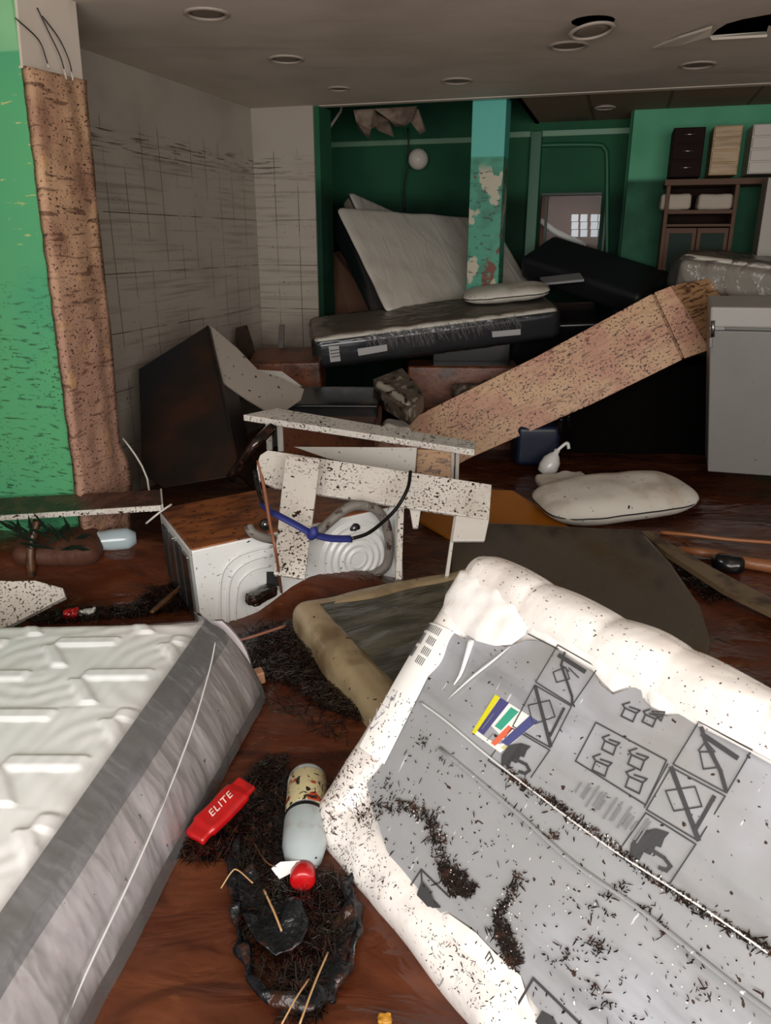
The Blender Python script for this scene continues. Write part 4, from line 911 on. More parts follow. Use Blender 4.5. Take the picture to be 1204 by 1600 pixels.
#PART3
# ================================================================== FOREGROUND
# --- wrapped mattress propped up at the right ------------------------
m_foam = mat('white_quilted_foam', c('#e9e4df'), .5, [
    (c('#b59c92'), dict(k='noise', s=(5, 5, 5), lo=.5, hi=.75, amt=.35, x=[dict(k='z', ax=0, lo=.35, hi=-.1)])),
    (c('#4a3830'), specks((55, 90, 55), .60, .64, dict(k='noise', s=5, lo=.42, hi=.6, x=[dict(k='z', ax=1, lo=-.02, hi=-.2)]))),
    (c('#4a3830'), specks((95, 95, 95), .66, .69))],
    bump=[dict(k='noise', s=(6, 6, 6), d=3, st=.35, di=.03), dict(k='noise', s=(30, 30, 30), d=3, st=.2, di=.006)], coat=.15)
m_greypl = mat('grey_plastic_sheet', c('#969799'), .28, [
    (c('#7c7770'), dict(k='z', ax=1, lo=.1, hi=.36, amt=.55)),
    (c('#b4b7c2'), dict(k='noise', s=(2.2, 2.2, 2.2), lo=.45, hi=.7, amt=.7)),
    (c('#6e6e70'), dict(k='noise', s=(2, 14, 3), lo=.5, hi=.75, amt=.5)),
    (c('#e6e6e8'), dict(k='noise', s=(60, 9, 30), lo=.70, hi=.73, amt=.7)),
    (c('#3a2a24'), specks((48, 70, 48), .665, .69))],
    bump=[dict(k='noise', s=(3, 11, 5), d=4, st=.35, di=.02), dict(k='noise', s=(40, 40, 40), st=.15, di=.004)], coat=.5)
wv = V((.534, .366, .762)).normalized(); lv_ = V((.556, -.83, 0)).normalized(); nv = wv.cross(lv_).normalized()
if nv.dot(V((0, -1, 1))) < 0: nv = -nv
P0 = at_z(478, 1292, .02)
LM_, WM_, TM_ = 1.93, .965, .2
PE = P0-lv_*.032-wv*.015
MR = frame(PE + lv_*LM_/2 + wv*WM_/2 - nv*TM_/2, lv_, wv)
if V(MR.col[2][:3]).dot(nv) < 0: MR = frame(PE + lv_*LM_/2 + wv*WM_/2 - nv*TM_/2, -lv_, wv)
SX = 1 if V(MR.col[0][:3]).dot(lv_) > 0 else -1
RPL = Plane(P0, None, n=nv)
def edge_d(x, y): return min(x+LM_/2, LM_/2-x, y+WM_/2, WM_/2-y)
def mdisp(p, n):
    x, y = p.x*SX, p.y; o = V((0, 0, 0))
    d = edge_d(x, y)
    if n.z > .5:
        rim = max(0, 1-d/.17); h = .020*sin(pi*min(1, rim))*1.0
        top = max(0, (y-(WM_/2-.16))/.16)
        h += .016*abs(sin(x*14+1.2*nz(x*3, 1)))**.6*top*min(1, (WM_/2-y)/.05) + .008*nz(x*9, y*9, 1)*min(1, rim*2) + .004*nz(x*4, y*4, 6)
        if d > .12: h -= .016*min(1, (d-.12)/.05)
        o += V((0, 0, h))
    # wavy outline
    k = .010*nz(x*5, y*5, 9)+(.010*abs(sin(x*14+1.2*nz(x*3, 1)))**.6 if y > .3 else 0)
    o += V((n.x, n.y, 0))*k
    return o
t = thing('wrapped_mattress', 'bright white and grey wrapped mattress with printed symbols, propped up at lower right', 'mattress', MR)
rbox('quilted_body', MR, (LM_, WM_, TM_), .07, (170, 80, 5), m_foam, t, mdisp, 7)
MRP = RT = t
MRi = MR.inverted()
def psurf(x, y): return TM_/2 + .001 + .004*nz(x*3, y*3, 2) + .0035*sin(y*38+2*nz(x*2, y*3, 3)) + .004*abs(nz(x*2.5, y*8, 8)) + .004
panel_px = [(701, 984), (728, 1000), (740, 990), (790, 1012), (822, 1002), (850, 1003), (900, 1035), (925, 1050), (940, 1072), (958, 1086), (985, 1076), (1002, 1075), (1004, 1092), (1020, 1112), (1042, 1120), (1062, 1116), (1090, 1135), (1140, 1160), (1204, 1195), (1290, 1240), (1400, 1350), (1400, 1560), (1200, 1760), (1010, 1720), (860, 1600), (832, 1562), (815, 1520), (768, 1480), (740, 1450), (700, 1424), (672, 1432), (640, 1385), (606, 1330), (588, 1272), (575, 1225), (600, 1190), (630, 1130), (662, 1062), (690, 1012)]
def clampL(p): 
    q = MRi @ p; q.x = max(-LM_/2+.05, min(LM_/2-.05, q.x)); q.y = max(-WM_/2+.05, min(WM_/2-.03, q.y)); return q
Lp = [clampL(RPL.hit(x, y)).to_2d() for x, y in panel_px]
v2, f = cdt([tuple(p) for p in Lp], (), .011)
mk('plastic_sheet', [MR @ V((p.x, p.y, psurf(p.x*SX, p.y))) for p in v2], f, m_greypl, None, t, smooth=True)
def rp(x, y, off=.0085):
    q = MRi @ RPL.hit(x, y); return MR @ V((q.x, q.y, psurf(q.x*SX, q.y)-.001+off-.004))
# bunched foam flap over the corner and torn plastic folds
m_flap = mat('white_foam_flap', c('#eeeae6'), .5, bump=dict(k='noise', s=9, st=.3, di=.02))
def flap(name, px, hgt, m, step=.012):
    inv = MRi; L = [(inv @ RPL.hit(x, y)).to_2d() for x, y in px]; v2, f = cdt([tuple(p) for p in L], (), step)
    def dist(p):
        b = 9
        for i in range(len(L)):
            a, c_ = L[i], L[(i+1) % len(L)]; ab = c_-a; tt = max(0, min(1, (p-a).dot(ab)/max(1e-9, ab.length_squared))); b = min(b, (p-a-ab*tt).length)
        return b
    vs = []
    for p in v2:
        d = dist(p); h = hgt*(1-math.exp(-d/.02))+.006*nz(p.x*22, p.y*22, 4)*min(1, d/.02); vs.append(MR @ V((p.x, p.y, TM_/2+.004+h)))
    return mk(name, vs, f, m, None, t, smooth=True)
flap('foam_flap', [(700, 982), (690, 962), (697, 930), (720, 892), (760, 893), (795, 912), (818, 940), (828, 965), (822, 992), (800, 1008), (775, 1010), (745, 1003), (728, 990)], .022, m_flap)
flap('foam_flap', [(830, 950), (870, 968), (905, 1000), (960, 1025), (1000, 1050), (1040, 1075), (1075, 1100), (1062, 1112), (1040, 1116), (1018, 1104), (1008, 1078), (985, 1072), (958, 1082), (940, 1064), (924, 1044), (880, 1018), (845, 1000), (826, 990)], .014, m_flap)
flap('foam_flap', [(692, 1430), (702, 1428), (745, 1458), (775, 1490), (815, 1525), (826, 1565), (842, 1598), (800, 1605), (750, 1575), (705, 1520), (664, 1470)], .010, m_flap)
def tear(name, px, r, m):
    return tube(name, [rp(x, y, .012) for x, y in px], r, m, t, 8, 5, .5)
m_cfold = mat('clear_plastic_fold', c('#d8d8d8'), .15, coat=1)
tear('plastic_fold', [(740, 1003), (733, 1030), (722, 1055), (712, 1072)], lambda u: .008*(1-u)+.002, m_cfold)
tear('plastic_fold', [(800, 1012), (775, 1035), (740, 1060), (705, 1095)], lambda u: .005*sin(pi*u)+.001, m_cfold)
tear('plastic_seam', [(660, 1099), (700, 1128), (765, 1182), (830, 1232), (900, 1285), (970, 1335), (1040, 1380), (1120, 1432), (1204, 1490)], .0035, m_cfold)
tear('plastic_seam', [(1094, 1040+92), (1150, 1163), (1220, 1200)], .003, m_cfold)
tear('plastic_seam', [(690, 1170), (800, 1262), (900, 1350), (1000, 1420), (1130, 1525), (1230, 1600)], .006, m_greypl)
# printed symbols
SYM = nv
def S(name, L, w_=.0028, m=m_print): return strokes(name, L, lambda x, y: rp(x, y, .0082), SYM, w_, m, t, .0006)
S('printed_frame', [[(874, 1010), (936, 1045), (897, 1104), (840, 1068), (874, 1010)], [(839, 1073), (896, 1106), (861, 1169), (803, 1136), (839, 1073)], [(802, 1139), (860, 1173), (833, 1217)], [(802, 1139), (766, 1190), (822, 1230)], [(828, 993), (874, 1016)]])
S('printed_frame', [[(1094, 1130), (1177, 1174), (1136, 1240), (1054, 1196), (1094, 1130)], [(1051, 1201), (1134, 1245), (1092, 1315), (1011, 1266), (1051, 1201)], [(1010, 1271), (1088, 1320), (1048, 1385), (966, 1337), (1010, 1271)], [(1046, 1196), (1008, 1262)]])
def carton(cx, cy, s, hook=True):
    L = [[(cx-s*.55, cy-s*.05), (cx+s*.1, cy-s*.3), (cx+s*.3, cy+s*.3), (cx-s*.35, cy+s*.5), (cx-s*.55, cy-s*.05)]]
    return L
S('printed_symbol', carton(882, 1053, 30)+[([(884, 1022), (878, 1040), (896, 1090), (897, 1102)], .006), ([(876, 1026), (914, 1050)], .011), [(878, 1040), (890, 1050)], [(890, 1045), (905, 1060)]])
S('printed_symbol', [[(828, 1104), (862, 1097), (870, 1122), (834, 1133), (828, 1104)], ([(840, 1076), (861, 1166)], .009), ([(884, 1110), (861, 1150)], .007)])
def umb(cx, cy, k):
    dome = [(-22, 22), (-20, 2), (-8, -14), (10, -18), (26, -13), (20, -6), (16, 6), (10, 4), (4, 16), (-4, 12), (-10, 24), (-16, 18)]
    return [(cx+x*k, cy+y*k) for x, y in dome]
fills('printed_umbrella', [umb(807, 1180, .95)], lambda x, y: rp(x, y, .0082), SYM, m_print, t, .0006)
S('umbrella_handle', [([(808, 1188), (826, 1197), (831, 1206), (824, 1211), (815, 1208)], .007)])
fills('printed_umbrella', [umb(1014, 1318, 1.25)], lambda x, y: rp(x, y, .0082), SYM, m_print, t, .0006)
S('umbrella_handle', [([(1018, 1328), (1040, 1342), (1050, 1355), (1044, 1362), (1034, 1358)], .007)])
S('printed_symbol', [[(1094, 1176), (1115, 1176), (1122, 1200), (1100, 1203), (1094, 1176)], ([(1098, 1140), (1104, 1162), (1126, 1205), (1135, 1236)], .008), ([(1100, 1150), (1152, 1185)], .010), [(1092, 1174), (1104, 1160), (1118, 1176)]])
S('printed_symbol', [[(1043, 1238), (1088, 1231), (1099, 1262), (1055, 1269), (1043, 1238)], ([(1052, 1203), (1092, 1312)], .010), ([(1117, 1247), (1090, 1295)], .008)])
S('printed_frame', [[(934, 1131), (1044, 1190), (1010, 1259), (900, 1190), (934, 1131)]], .003)
def ccube(x, y, s): return [[(x, y), (x+s, y+s*.45), (x+s*.7, y+s*1.2), (x-s*.3, y+s*.7), (x, y)], [(x, y), (x-s*.2, y-s*.3), (x+s*.4, y-s*.5)], [(x+s*.4, y-s*.1), (x+s*1.3, y+s*.2), (x+s, y+s*.45)]]
for x, y, s in ((948, 1160, 18), (932, 1190, 20), (990, 1182, 20), (985, 1215, 22), (978, 1108, 18), (1010, 1118, 16)):
    S('printed_carton', ccube(x, y, s), .0035)
S('recycling_mark', [[(1020, 1113), (1040, 1114), (1034, 1128), (1020, 1113)], [(1024, 1117), (1036, 1118), (1031, 1124), (1024, 1117)]], .003)
tl_ = []
for k in range(16):
    x = 893+k*6.6; y = 1232+k*4.6; l_ = random.uniform(18, 46); x2 = x+random.uniform(6, 12)
    tl_.append([(x2+l_*.42, y-l_*.35), (x2, y+l_*.38)])
S('printed_text_lines', tl_, .0035, m_printl)
S('printed_triangle', [[(662, 1360), (632, 1402)], [(662, 1360), (705, 1402)], [(650, 1418), (664, 1392), (690, 1418), (650, 1418)], [(662, 1362), (668, 1480)], [(628, 1428), (665, 1478)], [(700, 1436), (664, 1492)]], .004)
fills('printed_arrow', [[(656, 1396), (664, 1378), (676, 1392), (686, 1418), (652, 1418)]], lambda x, y: rp(x, y, .012), SYM, m_print, t, .0006)
S('printed_frame', [[(700, 1525), (745, 1572), (790, 1620)], [(700, 1525), (692, 1542)]], .003, m_printl)
S('printed_frame', [[(838, 1530), (900, 1590), (960, 1650)], [(838, 1530), (800, 1590), (770, 1650)]], .005)
fills('printed_arrow', [[(850, 1580), (868, 1590), (885, 1625), (830, 1610)]], lambda x, y: rp(x, y, .008), SYM, m_print, t, .0006)
for x, y in ((742, 1520), (760, 1500)):
    S('small_printed_mark', [[(x, y), (x+8, y-12), (x+14, y+2), (x+6, y+12), (x, y)], [(x+3, y+4), (x+10, y-4)]], .0025)
# coloured sticker under the film
def stk(u, v):  # u across 0..1 from left edge to right, v down
    a, b, c_, d = (775, 1086), (842, 1128), (785, 1178), (741, 1146)
    return ((a[0]*(1-u)+b[0]*u)*(1-v)+(d[0]*(1-u)+c_[0]*u)*v, (a[1]*(1-u)+b[1]*u)*(1-v)+(d[1]*(1-u)+c_[1]*u)*v)
def sq(u0, u1, v0, v1): return [stk(u0, v0), stk(u1, v0), stk(u1, v1), stk(u0, v1)]
fnS = lambda x, y: rp(x, y, .0055)
stc = fills('colour_sticker', [sq(0, 1, 0, 1)], fnS, SYM, m_label, t, .0006)
for n_, q_, col_ in (('sticker_stripe', sq(0, .11, 0, 1), '#d8cf2a'), ('sticker_stripe', sq(.12, .32, .0, .9), '#4b4a78'), ('sticker_patch', sq(.4, .58, .05, .6), '#3c9c82'), ('sticker_patch', sq(.62, .76, .1, .95), '#d9694c'), ('sticker_patch', sq(.8, 1, .0, .8), '#4b4f80'), ('sticker_stripe', sq(.93, 1, .1, .9), '#c9c27a')):
    fills(n_, [q_], lambda x, y: rp(x, y, .0063), SYM, mat('ink'+col_, c(col_), .4), stc, .0006)
strokes('sticker_text', [[stk(.5, .75), stk(.5, .95)], [stk(.2, .1), stk(.2, .8)]], lambda x, y: rp(x, y, .0072), SYM, .0022, m_printl, stc, .0006)
# long paper label down the left border with bar codes
def ls(x, y, off=.0):
    q = MRi @ RPL.hit(x, y); d = max(0, edge_d(q.x*SX, q.y)); rim = max(0, 1-d/.17)
    drop = .07-math.sqrt(max(0, .0049-max(0, .07-d)**2)); return MR @ V((q.x, q.y, TM_/2+.02*sin(pi*min(1, rim))+.011-drop*.9+off))
v2, f = cdt([(672, 974), (712, 990), (604, 1196), (572, 1172)], (), 9.0)
lab_ = mk('paper_strip', [ls(p.x, p.y) for p in v2], f, m_label, None, t, smooth=True)
bars = []
for (x0, y0, n_, dx_, dy_, lx, ly) in ((648, 982, 9, 2.6, 1.2, -9, 16), (664, 972, 8, 2.4, 1.1, -5, 9), (638, 1004, 8, 2.4, 1.2, -8, 14), (684, 980, 5, 2.4, 1.4, -6, 10), (676, 996, 5, 2.2, 1.4, -6, 10), (668, 1012, 5, 2.2, 1.4, -6, 10), (659, 1026, 5, 2.2, 1.4, -6, 10)):
    for k in range(n_): bars.append([(x0+6+k*dx_, y0+4+k*dy_), (x0+6+k*dx_+lx, y0+4+k*dy_+ly)])
strokes('bar_code', bars, lambda x, y: ls(x, y, .0014), SYM, .0022, m_print, lab_, .0005)
strokes('label_text', [[(612+k*3, 1060+k*-4), (624+k*3, 1067+k*-4)] for k in range(4)], lambda x, y: ls(x, y, .0014), SYM, .002, m_printl, lab_, .0005)
strokes('large_lettering', [[(586, 1128), (590, 1146), (602, 1134)], [(598, 1112), (598, 1130), (612, 1118)], [(604, 1104), (618, 1112), (622, 1096)], [(612, 1092), (626, 1100), (631, 1086)]], lambda x, y: ls(x, y, .0014), SYM, .003, mat('pale_print', c('#a8a4ac'), .5), lab_, .0005)
# litter on it
def litter(name, lab, pts, fn, nrm, lmin, lmax, wd, M=None, m=m_debris):
    v, f = bits([fn(x, y) for x, y in pts], nrm, lmin, lmax, wd)
    o = mk(name, v, f, m, M); return tag(o, lab, 'litter', None, 'stuff')
fr_ = lambda x, y: rp(x, y, .012)
pts = px_along([(590, 1262), (640, 1262), (668, 1270), (682, 1300), (690, 1330), (705, 1355), (720, 1385), (735, 1392)], 520, 7) + px_in([(688, 1350), (728, 1362), (750, 1385), (740, 1405), (712, 1402), (694, 1380)], 330) \
    + px_along([(815, 1372), (800, 1400), (782, 1430), (785, 1460), (800, 1490), (812, 1510)], 260, 6) + px_in([(778, 1430), (800, 1440), (815, 1480), (828, 1505), (800, 1510), (784, 1470)], 300)
litter('leaf_litter', 'clumps of wet dark leaf litter trailing over the lower left of the bright wrapped mattress', pts, fr_, nv, .004, .013, .0042)
pts = px_along([(790, 1205), (840, 1240), (880, 1262), (930, 1300), (985, 1345), (1030, 1378), (1080, 1412), (1140, 1450), (1204, 1485), (1260, 1525)], 900, 4.5)
litter('leaf_litter', 'narrow line of wet litter caught along the slanting plastic seam of the bright mattress', pts, fr_, nv, .003, .011, .0034)
pts = []
for cx_, cy_, n_, s_ in ((870, 1308, 25, 7), (905, 1290, 14, 10), (975, 1390, 22, 7), (955, 1400, 12, 5), (1010, 1422, 22, 6), (940, 1430, 20, 12), (930, 1480, 20, 14), (885, 1500, 30, 12), (945, 1485, 26, 10), (935, 1545, 26, 9), (950, 1570, 16, 8), (1090, 1505, 14, 9), (1035, 1450, 16, 10), (1100, 1550, 10, 8), (800, 1265, 8, 10), (840, 1295, 8, 8), (690, 1190, 12, 12), (660, 1160, 16, 8), (612, 1232, 40, 14), (580, 1270, 50, 12)):
    pts += [(random.gauss(cx_, s_), random.gauss(cy_, s_*.8)) for _ in range(n_)]
pts += px_in([(600, 1200), (700, 1130), (1200, 1500), (1200, 1600), (860, 1600), (700, 1420), (610, 1330)], 200)
litter('scattered_leaf_scraps', 'loose scraps of leaf and twig scattered over the grey plastic of the bright mattress', pts, fr_, nv, .003, .011, .0036)
pts = px_along([(640, 1262), (682, 1300), (705, 1355), (735, 1395)], 45, 8)+px_along([(800, 1400), (785, 1440), (808, 1500)], 45, 9)+px_along([(790, 1205), (930, 1300), (1030, 1378), (1204, 1485)], 50, 5)+px_in([(660, 1120), (1150, 1450), (1150, 1580), (900, 1580), (640, 1300)], 60)
litter('painted_glints', 'tiny white flecks painted as wet glints among the leaf litter of the bright mattress', pts, fr_, nv+V((.01, 0, 0)), .002, .004, .0035, None, mat('glint_white', c('#f4efe8'), .2, coat=1))  # white flecks stand in for glints on the wet litter
fw = lambda x, y: ls(x, y, .002)
pts = px_in([(560, 1170), (600, 1190), (580, 1240), (600, 1330), (640, 1400), (600, 1410), (520, 1330), (495, 1280), (510, 1220)], 420)+px_in([(640, 1410), (700, 1440), (830, 1560), (790, 1600), (730, 1570)], 130)+px_in([(620, 1080), (660, 1100), (600, 1190), (575, 1170)], 60)
litter('leaf_specks', 'fine dark specks peppering the white lower left border of the bright mattress', pts, fw, nv, .002, .008, .0026)
# --- quilted mattress at left ----------------------------------------
m1 = V((-.104, -.995, 0)).normalized(); m2 = V((-.99, .104, -.075)).normalized(); m3 = m1.cross(m2).normalized()
if m3.z < 0: m3 = -m3
K = at_z(330, 966, .315)
LQ_, WQ_, TQ_ = 2.0, 1.35, .30
ML = frame(K + m1*LQ_/2 + m2*WQ_/2 - m3*TQ_/2, m1, m2)
sy = 1
if V(ML.col[2][:3]).dot(m3) < 0: ML = frame(K + m1*LQ_/2 + m2*WQ_/2 - m3*TQ_/2, -m1, m2); sy = -1
def bulge(xx): return .145-.065*max(0, min(1, xx/1.3))
def qdisp(p, n):
    o = V((0, 0, 0)); hz = (TQ_/2-p.z)/TQ_
    if n.z > .6:
        x, y = p.x, p.y; e = min(1, edge2(x, y)/.06)
        u = y/.42+.5*(math.floor(x*sy/.22) % 2); fr = u-math.floor(u); xl = (x*sy/.22) % 1.0
        sm = lambda q_, a0, a1: max(0, min(1, (q_-a0)/.035))*max(0, min(1, (a1-q_)/.035))
        bar = sm(xl, .06, .34)*sm(fr, .05, .62)                       # straight bar of the zigzag
        dg = fr-.62+(xl-.34)*.42; leg = sm(dg+.5, .42, .58)*sm(xl, .30, .96)  # slanting leg
        b = max(bar, leg); a_ = .010*b
        ring = .0011*sin(75*math.hypot((x % .44)-.22+.07*nz(x*4, y*4), (y % .42)-.2+.05*nz(x*4, y*4, 8))+2*nz(x*5, y*5, 3))*(1-b)
        o += V((0, 0, (a_+ring)*e - .010*(1-e)))
    # side facing the middle bulges out towards the floor
    if p.y < 0:
        k = max(0, min(1, (-p.y-WQ_/2+.30)/.30))
        xx_ = p.x*sy+LQ_/2
        o += V((0, -1, 0))*(bulge(xx_)*(1-max(0, 1-hz)**1.6)*k)
    o += V((-sy, 0, 0))*0
    return o
def edge2(x, y): return min(x+LQ_/2, LQ_/2-x, y+WQ_/2, WQ_/2-y)
m_quilt = mat('ivory_quilted_cover', c('#f3f4f4'), .5, [(c('#e0e8e8'), dict(k='noise', s=(2, 2, 2), lo=.45, hi=.75, amt=.5)), (c('#e6dccb'), dict(k='noise', s=(2.5, 2.5, 2), lo=.5, hi=.8, loc=(5, 1, 0), amt=.5))],
    bump=dict(k='wave', wt='RINGS', s=(6, 6, 6), dist=4, d=1, ds=1.0, st=.12, di=.008), coat=.2)
m_side = mat('lilac_white_side', c('#dcd4d8'), .35, [(c('#b4aca2'), dict(k='noise', s=(3, 3, 6), lo=.4, hi=.75, amt=.5)), (c('#6e5a44'), dict(k='z', ax=2, lo=-.10, hi=-.15, x=[dict(k='noise', s=9, lo=.35, hi=.6)], amt=.8)), (DIRT, specks((30, 30, 30), .72, .74))],
    bump=[dict(k='noise', s=(9, 3, 1.5), d=3, st=.5, di=.03)], coat=.5)
t = thing('quilted_mattress', 'ivory quilted mattress wrapped in clear plastic filling the lower left corner', 'mattress', ML)
rbox('quilted_cover', ML, (LQ_, WQ_, TQ_), .045, (230, 150, 10), m_quilt, t, qdisp, 5)
def side(name, h0, h1, off, m, nh, wr=.0, ext=0.0, smooth=True, x0=0.0):
    vs = []; fs = []; NXs = 220
    for i in range(NXs+1):
        xx = x0+(LQ_+ext-x0)*i/NXs
        for j in range(nh+1):
            h = h0+(h1-h0)*j/nh; hz = h/TQ_
            rr = .045; yo = -bulge(xx)*(1-max(0, 1-hz)**1.6)
            top = max(0, (rr-h)/rr); inn = rr*(1-math.sqrt(max(0, 1-top*top)))
            fold_ = wr*(nz(xx*4, hz*1.4, 5)+.4*nz(xx*12, hz*2.0, 7))*min(1, hz*3)
            ed = .045-min(.045, xx); inx = .045-math.sqrt(max(0, .045**2-ed**2)) if ed > 0 else 0
            local = V((0, -WQ_/2 + inn + yo - off - fold_ + inx, TQ_/2-h+off*(1 if h < .01 else 0)))
            vs.append(ML @ V((( -LQ_/2+xx)*sy, local.y, local.z)))
    for i in range(NXs):
        for j in range(nh): a = i*(nh+1)+j; fs.append((a, a+1, a+nh+2, a+nh+1))
    return mk(name, vs, fs, m, None, t, smooth=smooth)
side('side_panel', .012, TQ_-.005, .008, m_side, 22, .008)
side('border_tape', .004, .072, .016, mat('grey_border_tape', c('#8b8a8e'), .35, [(c('#6f6d72'), dict(k='noise', s=(5, 5, 30), lo=.4, hi=.7)), (c('#8f8e92'), dict(k='noise', s=(3, 3, 3), lo=.5, hi=.7, amt=.6))], coat=.5), 8, .004)
sw = side('plastic_wrap', .0, TQ_+.02, .026, film('clear_mattress_wrap', .02, .08, haze=.10, bump=dict(k='noise', s=(9, 4, 3), d=3, st=.7, di=.04)), 30, .008)
# the wrap's end bag, pulled past the far corner
def mlp(x, y, z): return ML @ V(((-LQ_/2+x)*sy, -WQ_/2+y, TQ_/2-z))
for L_, r_ in (([*[mlp(xx, -bulge(xx)*(1-max(0, 1-h/TQ_)**1.6)-.028, h) for xx, h in ((.12, .03), (.25, .06), (.5, .11), (.75, .15), (1.0, .185), (1.3, .22), (1.6, .27))]], .003),):
    tube('wrap_fold', L_, r_, m_cfold, t, 6, 8)
o_ = []
NE = 30
vs = []; fs = []
for i in range(NE+1):
    yy = i/NE
    for j in range(9):
        h = .025+j/8*(TQ_-.025); out = -.006+.05*sin(pi*min(1, .15+h/TQ_))*(.5+.5*cos(min(1, yy*4)*pi))
        vs.append(mlp(-.012-out-.006*nz(yy*20, j*.4), -.01-.13*(1-max(0, 1-h/TQ_)**1.6)*(1-yy)*.95+yy*WQ_, h-.0))
for i in range(NE):
    for j in range(8): a = i*9+j; fs.append((a, a+1, a+10, a+9))
mk('wrap_end', vs, fs, MATS.get('x') or bpy.data.materials['clear_mattress_wrap'], None, t, smooth=True)
mk('end_panel', [v_+V((0, -.014, 0)) for v_ in vs], fs, m_side, None, t, smooth=True)
# --- low mattress in the middle with dark plastic sheet --------------
B0 = at_z(450, 938, .15); B1 = at_z(712, 884, .15); B2 = at_z(588, 1125, .10)
ex = (B1-B0); ey = B2-B0; ey = ey-ex.normalized()*ey.dot(ex.normalized())
exn, eyn = ex.normalized(), ey.normalized(); L2, W2, T2 = 1.15, .98, .17
n2 = exn.cross(eyn); n2 = n2 if n2.z > 0 else -n2
MC = frame(B0+exn*L2/2+eyn*W2/2-n2*T2/2, exn, eyn)
if MC.col[2][2] < 0: MC = frame(B0+exn*L2/2+eyn*W2/2-n2*T2/2, -exn, eyn)
sc_ = 1 if V(MC.col[0][:3]).dot(exn) > 0 else -1
m_beige = mat('beige_muddy_mattress_border', c('#9c8a6a'), .5, [(c('#6e583e'), dict(k='noise', s=(5, 5, 5), lo=.45, hi=.7)), (c('#b09c7e'), dict(k='noise', s=3, lo=.5, hi=.75, loc=(4, 4, 4))), (DIRT, specks((30, 30, 30), .69, .72))], bump=[dict(k='noise', s=7, st=.4, di=.02)], coat=.3)
m_dsheet = mat('dark_olive_plastic', c('#3c3a30'), .28, [(c('#5a574a'), dict(k='noise', s=(4, 12, 4), lo=.45, hi=.7))], bump=[dict(k='noise', s=(2.5, 12, 4), d=4, dist=1, st=.8, di=.04)], coat=.4)
t = thing('muddy_mattress', 'low beige rimmed mattress under dark olive plastic, between the washing machine and the bright mattress', 'mattress', MC)
rbox('border', MC, (L2, W2, T2), .06, (40, 40, 4), m_beige, t, lambda p, n: .012*nz(p.x*6, p.y*6, p.z*6)-(.018 if n.z > .7 and min(L2/2-abs(p.x), W2/2-abs(p.y)) > .12 else 0), 5)
ins = [(-L2/2+.11, -W2/2+.085), (L2/2-.1, -W2/2+.085), (L2/2-.1, W2/2-.1), (-L2/2+.15, W2/2-.1)]
ins = [(x*sc_, y) for x, y in ins]
v2, f = cdt(ins, (), .018)
mk('dark_sheet', [MC @ V((p.x, p.y, T2/2-.004+.012*nz(p.x*3, p.y*14+3*nz(p.x*2, p.y*2), 2))) for p in v2], f, m_dsheet, None, t, smooth=True)
#PART4
# ================================================================== THINGS IN THE MUD
def heap(name, lab, spec, n, lmin, lmax, wd, h=.05, m=m_debris, flat=.5):
    """matted wet twigs and leaf scraps in humps on the mud"""
    P = []
    pts = px_in(spec, n) if isinstance(spec, list) else spec(n)
    xs = [p[0] for p in spec] if isinstance(spec, list) else [0]; cx_ = sum(xs)/len(xs)
    out = []
    for x, y in pts:
        p = at_f(x, y, .0); k = .5+.5*nz(p.x*7, p.y*7, 3); out.append(p+V((0, 0, random.random()*h*max(.1, k)))) 
    v, f = bits(out, (0, 0, 1), lmin, lmax, wd, flat)
    return tag(mk(name, v, f, m), lab, 'litter', None, 'stuff')
heap('twig_heap', 'dark matted heap of wet twigs between the near mattress and the beige rimmed one', [(362, 1000), (400, 985), (455, 975), (480, 1010), (520, 1070), (575, 1115), (560, 1130), (500, 1110), (450, 1075), (405, 1065), (385, 1030)], 3800, .012, .05, .004, .07)
heap('twig_heap', 'thin scatter of wet twigs beside the pale mattress side above the red packet', [(395, 1080), (440, 1085), (540, 1130), (545, 1165), (500, 1150), (450, 1120), (400, 1110)], 220, .01, .05, .003, .02)
heap('twig_heap', 'dark mass of wet twigs around the red packet and the white bottle', [(420, 1185), (448, 1180), (450, 1260), (440, 1340), (420, 1370), (370, 1345), (300, 1350), (278, 1340), (300, 1310), (350, 1290), (390, 1250), (385, 1215)], 3600, .01, .045, .004, .05)
heap('twig_heap', 'dark wet twigs filling the black bag in the lower middle', [(380, 1330), (440, 1390), (520, 1370), (548, 1400), (535, 1480), (500, 1600), (440, 1600), (450, 1480), (470, 1440), (400, 1420), (370, 1370)], 2600, .01, .06, .004, .05)
heap('twig_heap', 'strip of dark wet litter in front of the leaning washing machine side', [(40, 965), (120, 955), (200, 950), (232, 925), (290, 905), (305, 918), (312, 955), (200, 968), (60, 978)], 2400, .012, .05, .005, .05)
heap('twig_heap', 'litter gathered between the timber strip and the dark soaked mattress', [(1045, 870), (1070, 865), (1130, 915), (1160, 935), (1110, 945), (1085, 930), (1060, 905)], 900, .012, .045, .005, .05)
heap('twig_heap', 'fine litter floating just in front of the muddy white pillow', [(905, 808), (990, 790), (1085, 795), (1070, 815), (990, 826), (920, 822)], 520, .006, .02, .004, .015, m_twig)
heap('twig_heap', 'dark litter at the right edge beyond the bright mattress corner', [(1110, 1080), (1204, 1080), (1240, 1100), (1240, 1140), (1190, 1110)], 700, .012, .045, .005, .03)
heap('twig_heap', 'litter caught at the bottom of the washing machine panel by the hose', [(560, 905), (600, 880), (625, 878), (622, 895), (585, 908)], 300, .012, .05, .004, .05, m_twig)
def twig(lab, pts, r, m=m_twig, nm='loose_twig'):
    return tag(tube(nm, [at_f(x, y, z) for x, y, z in pts], r, m, None, 6), lab, 'twig')
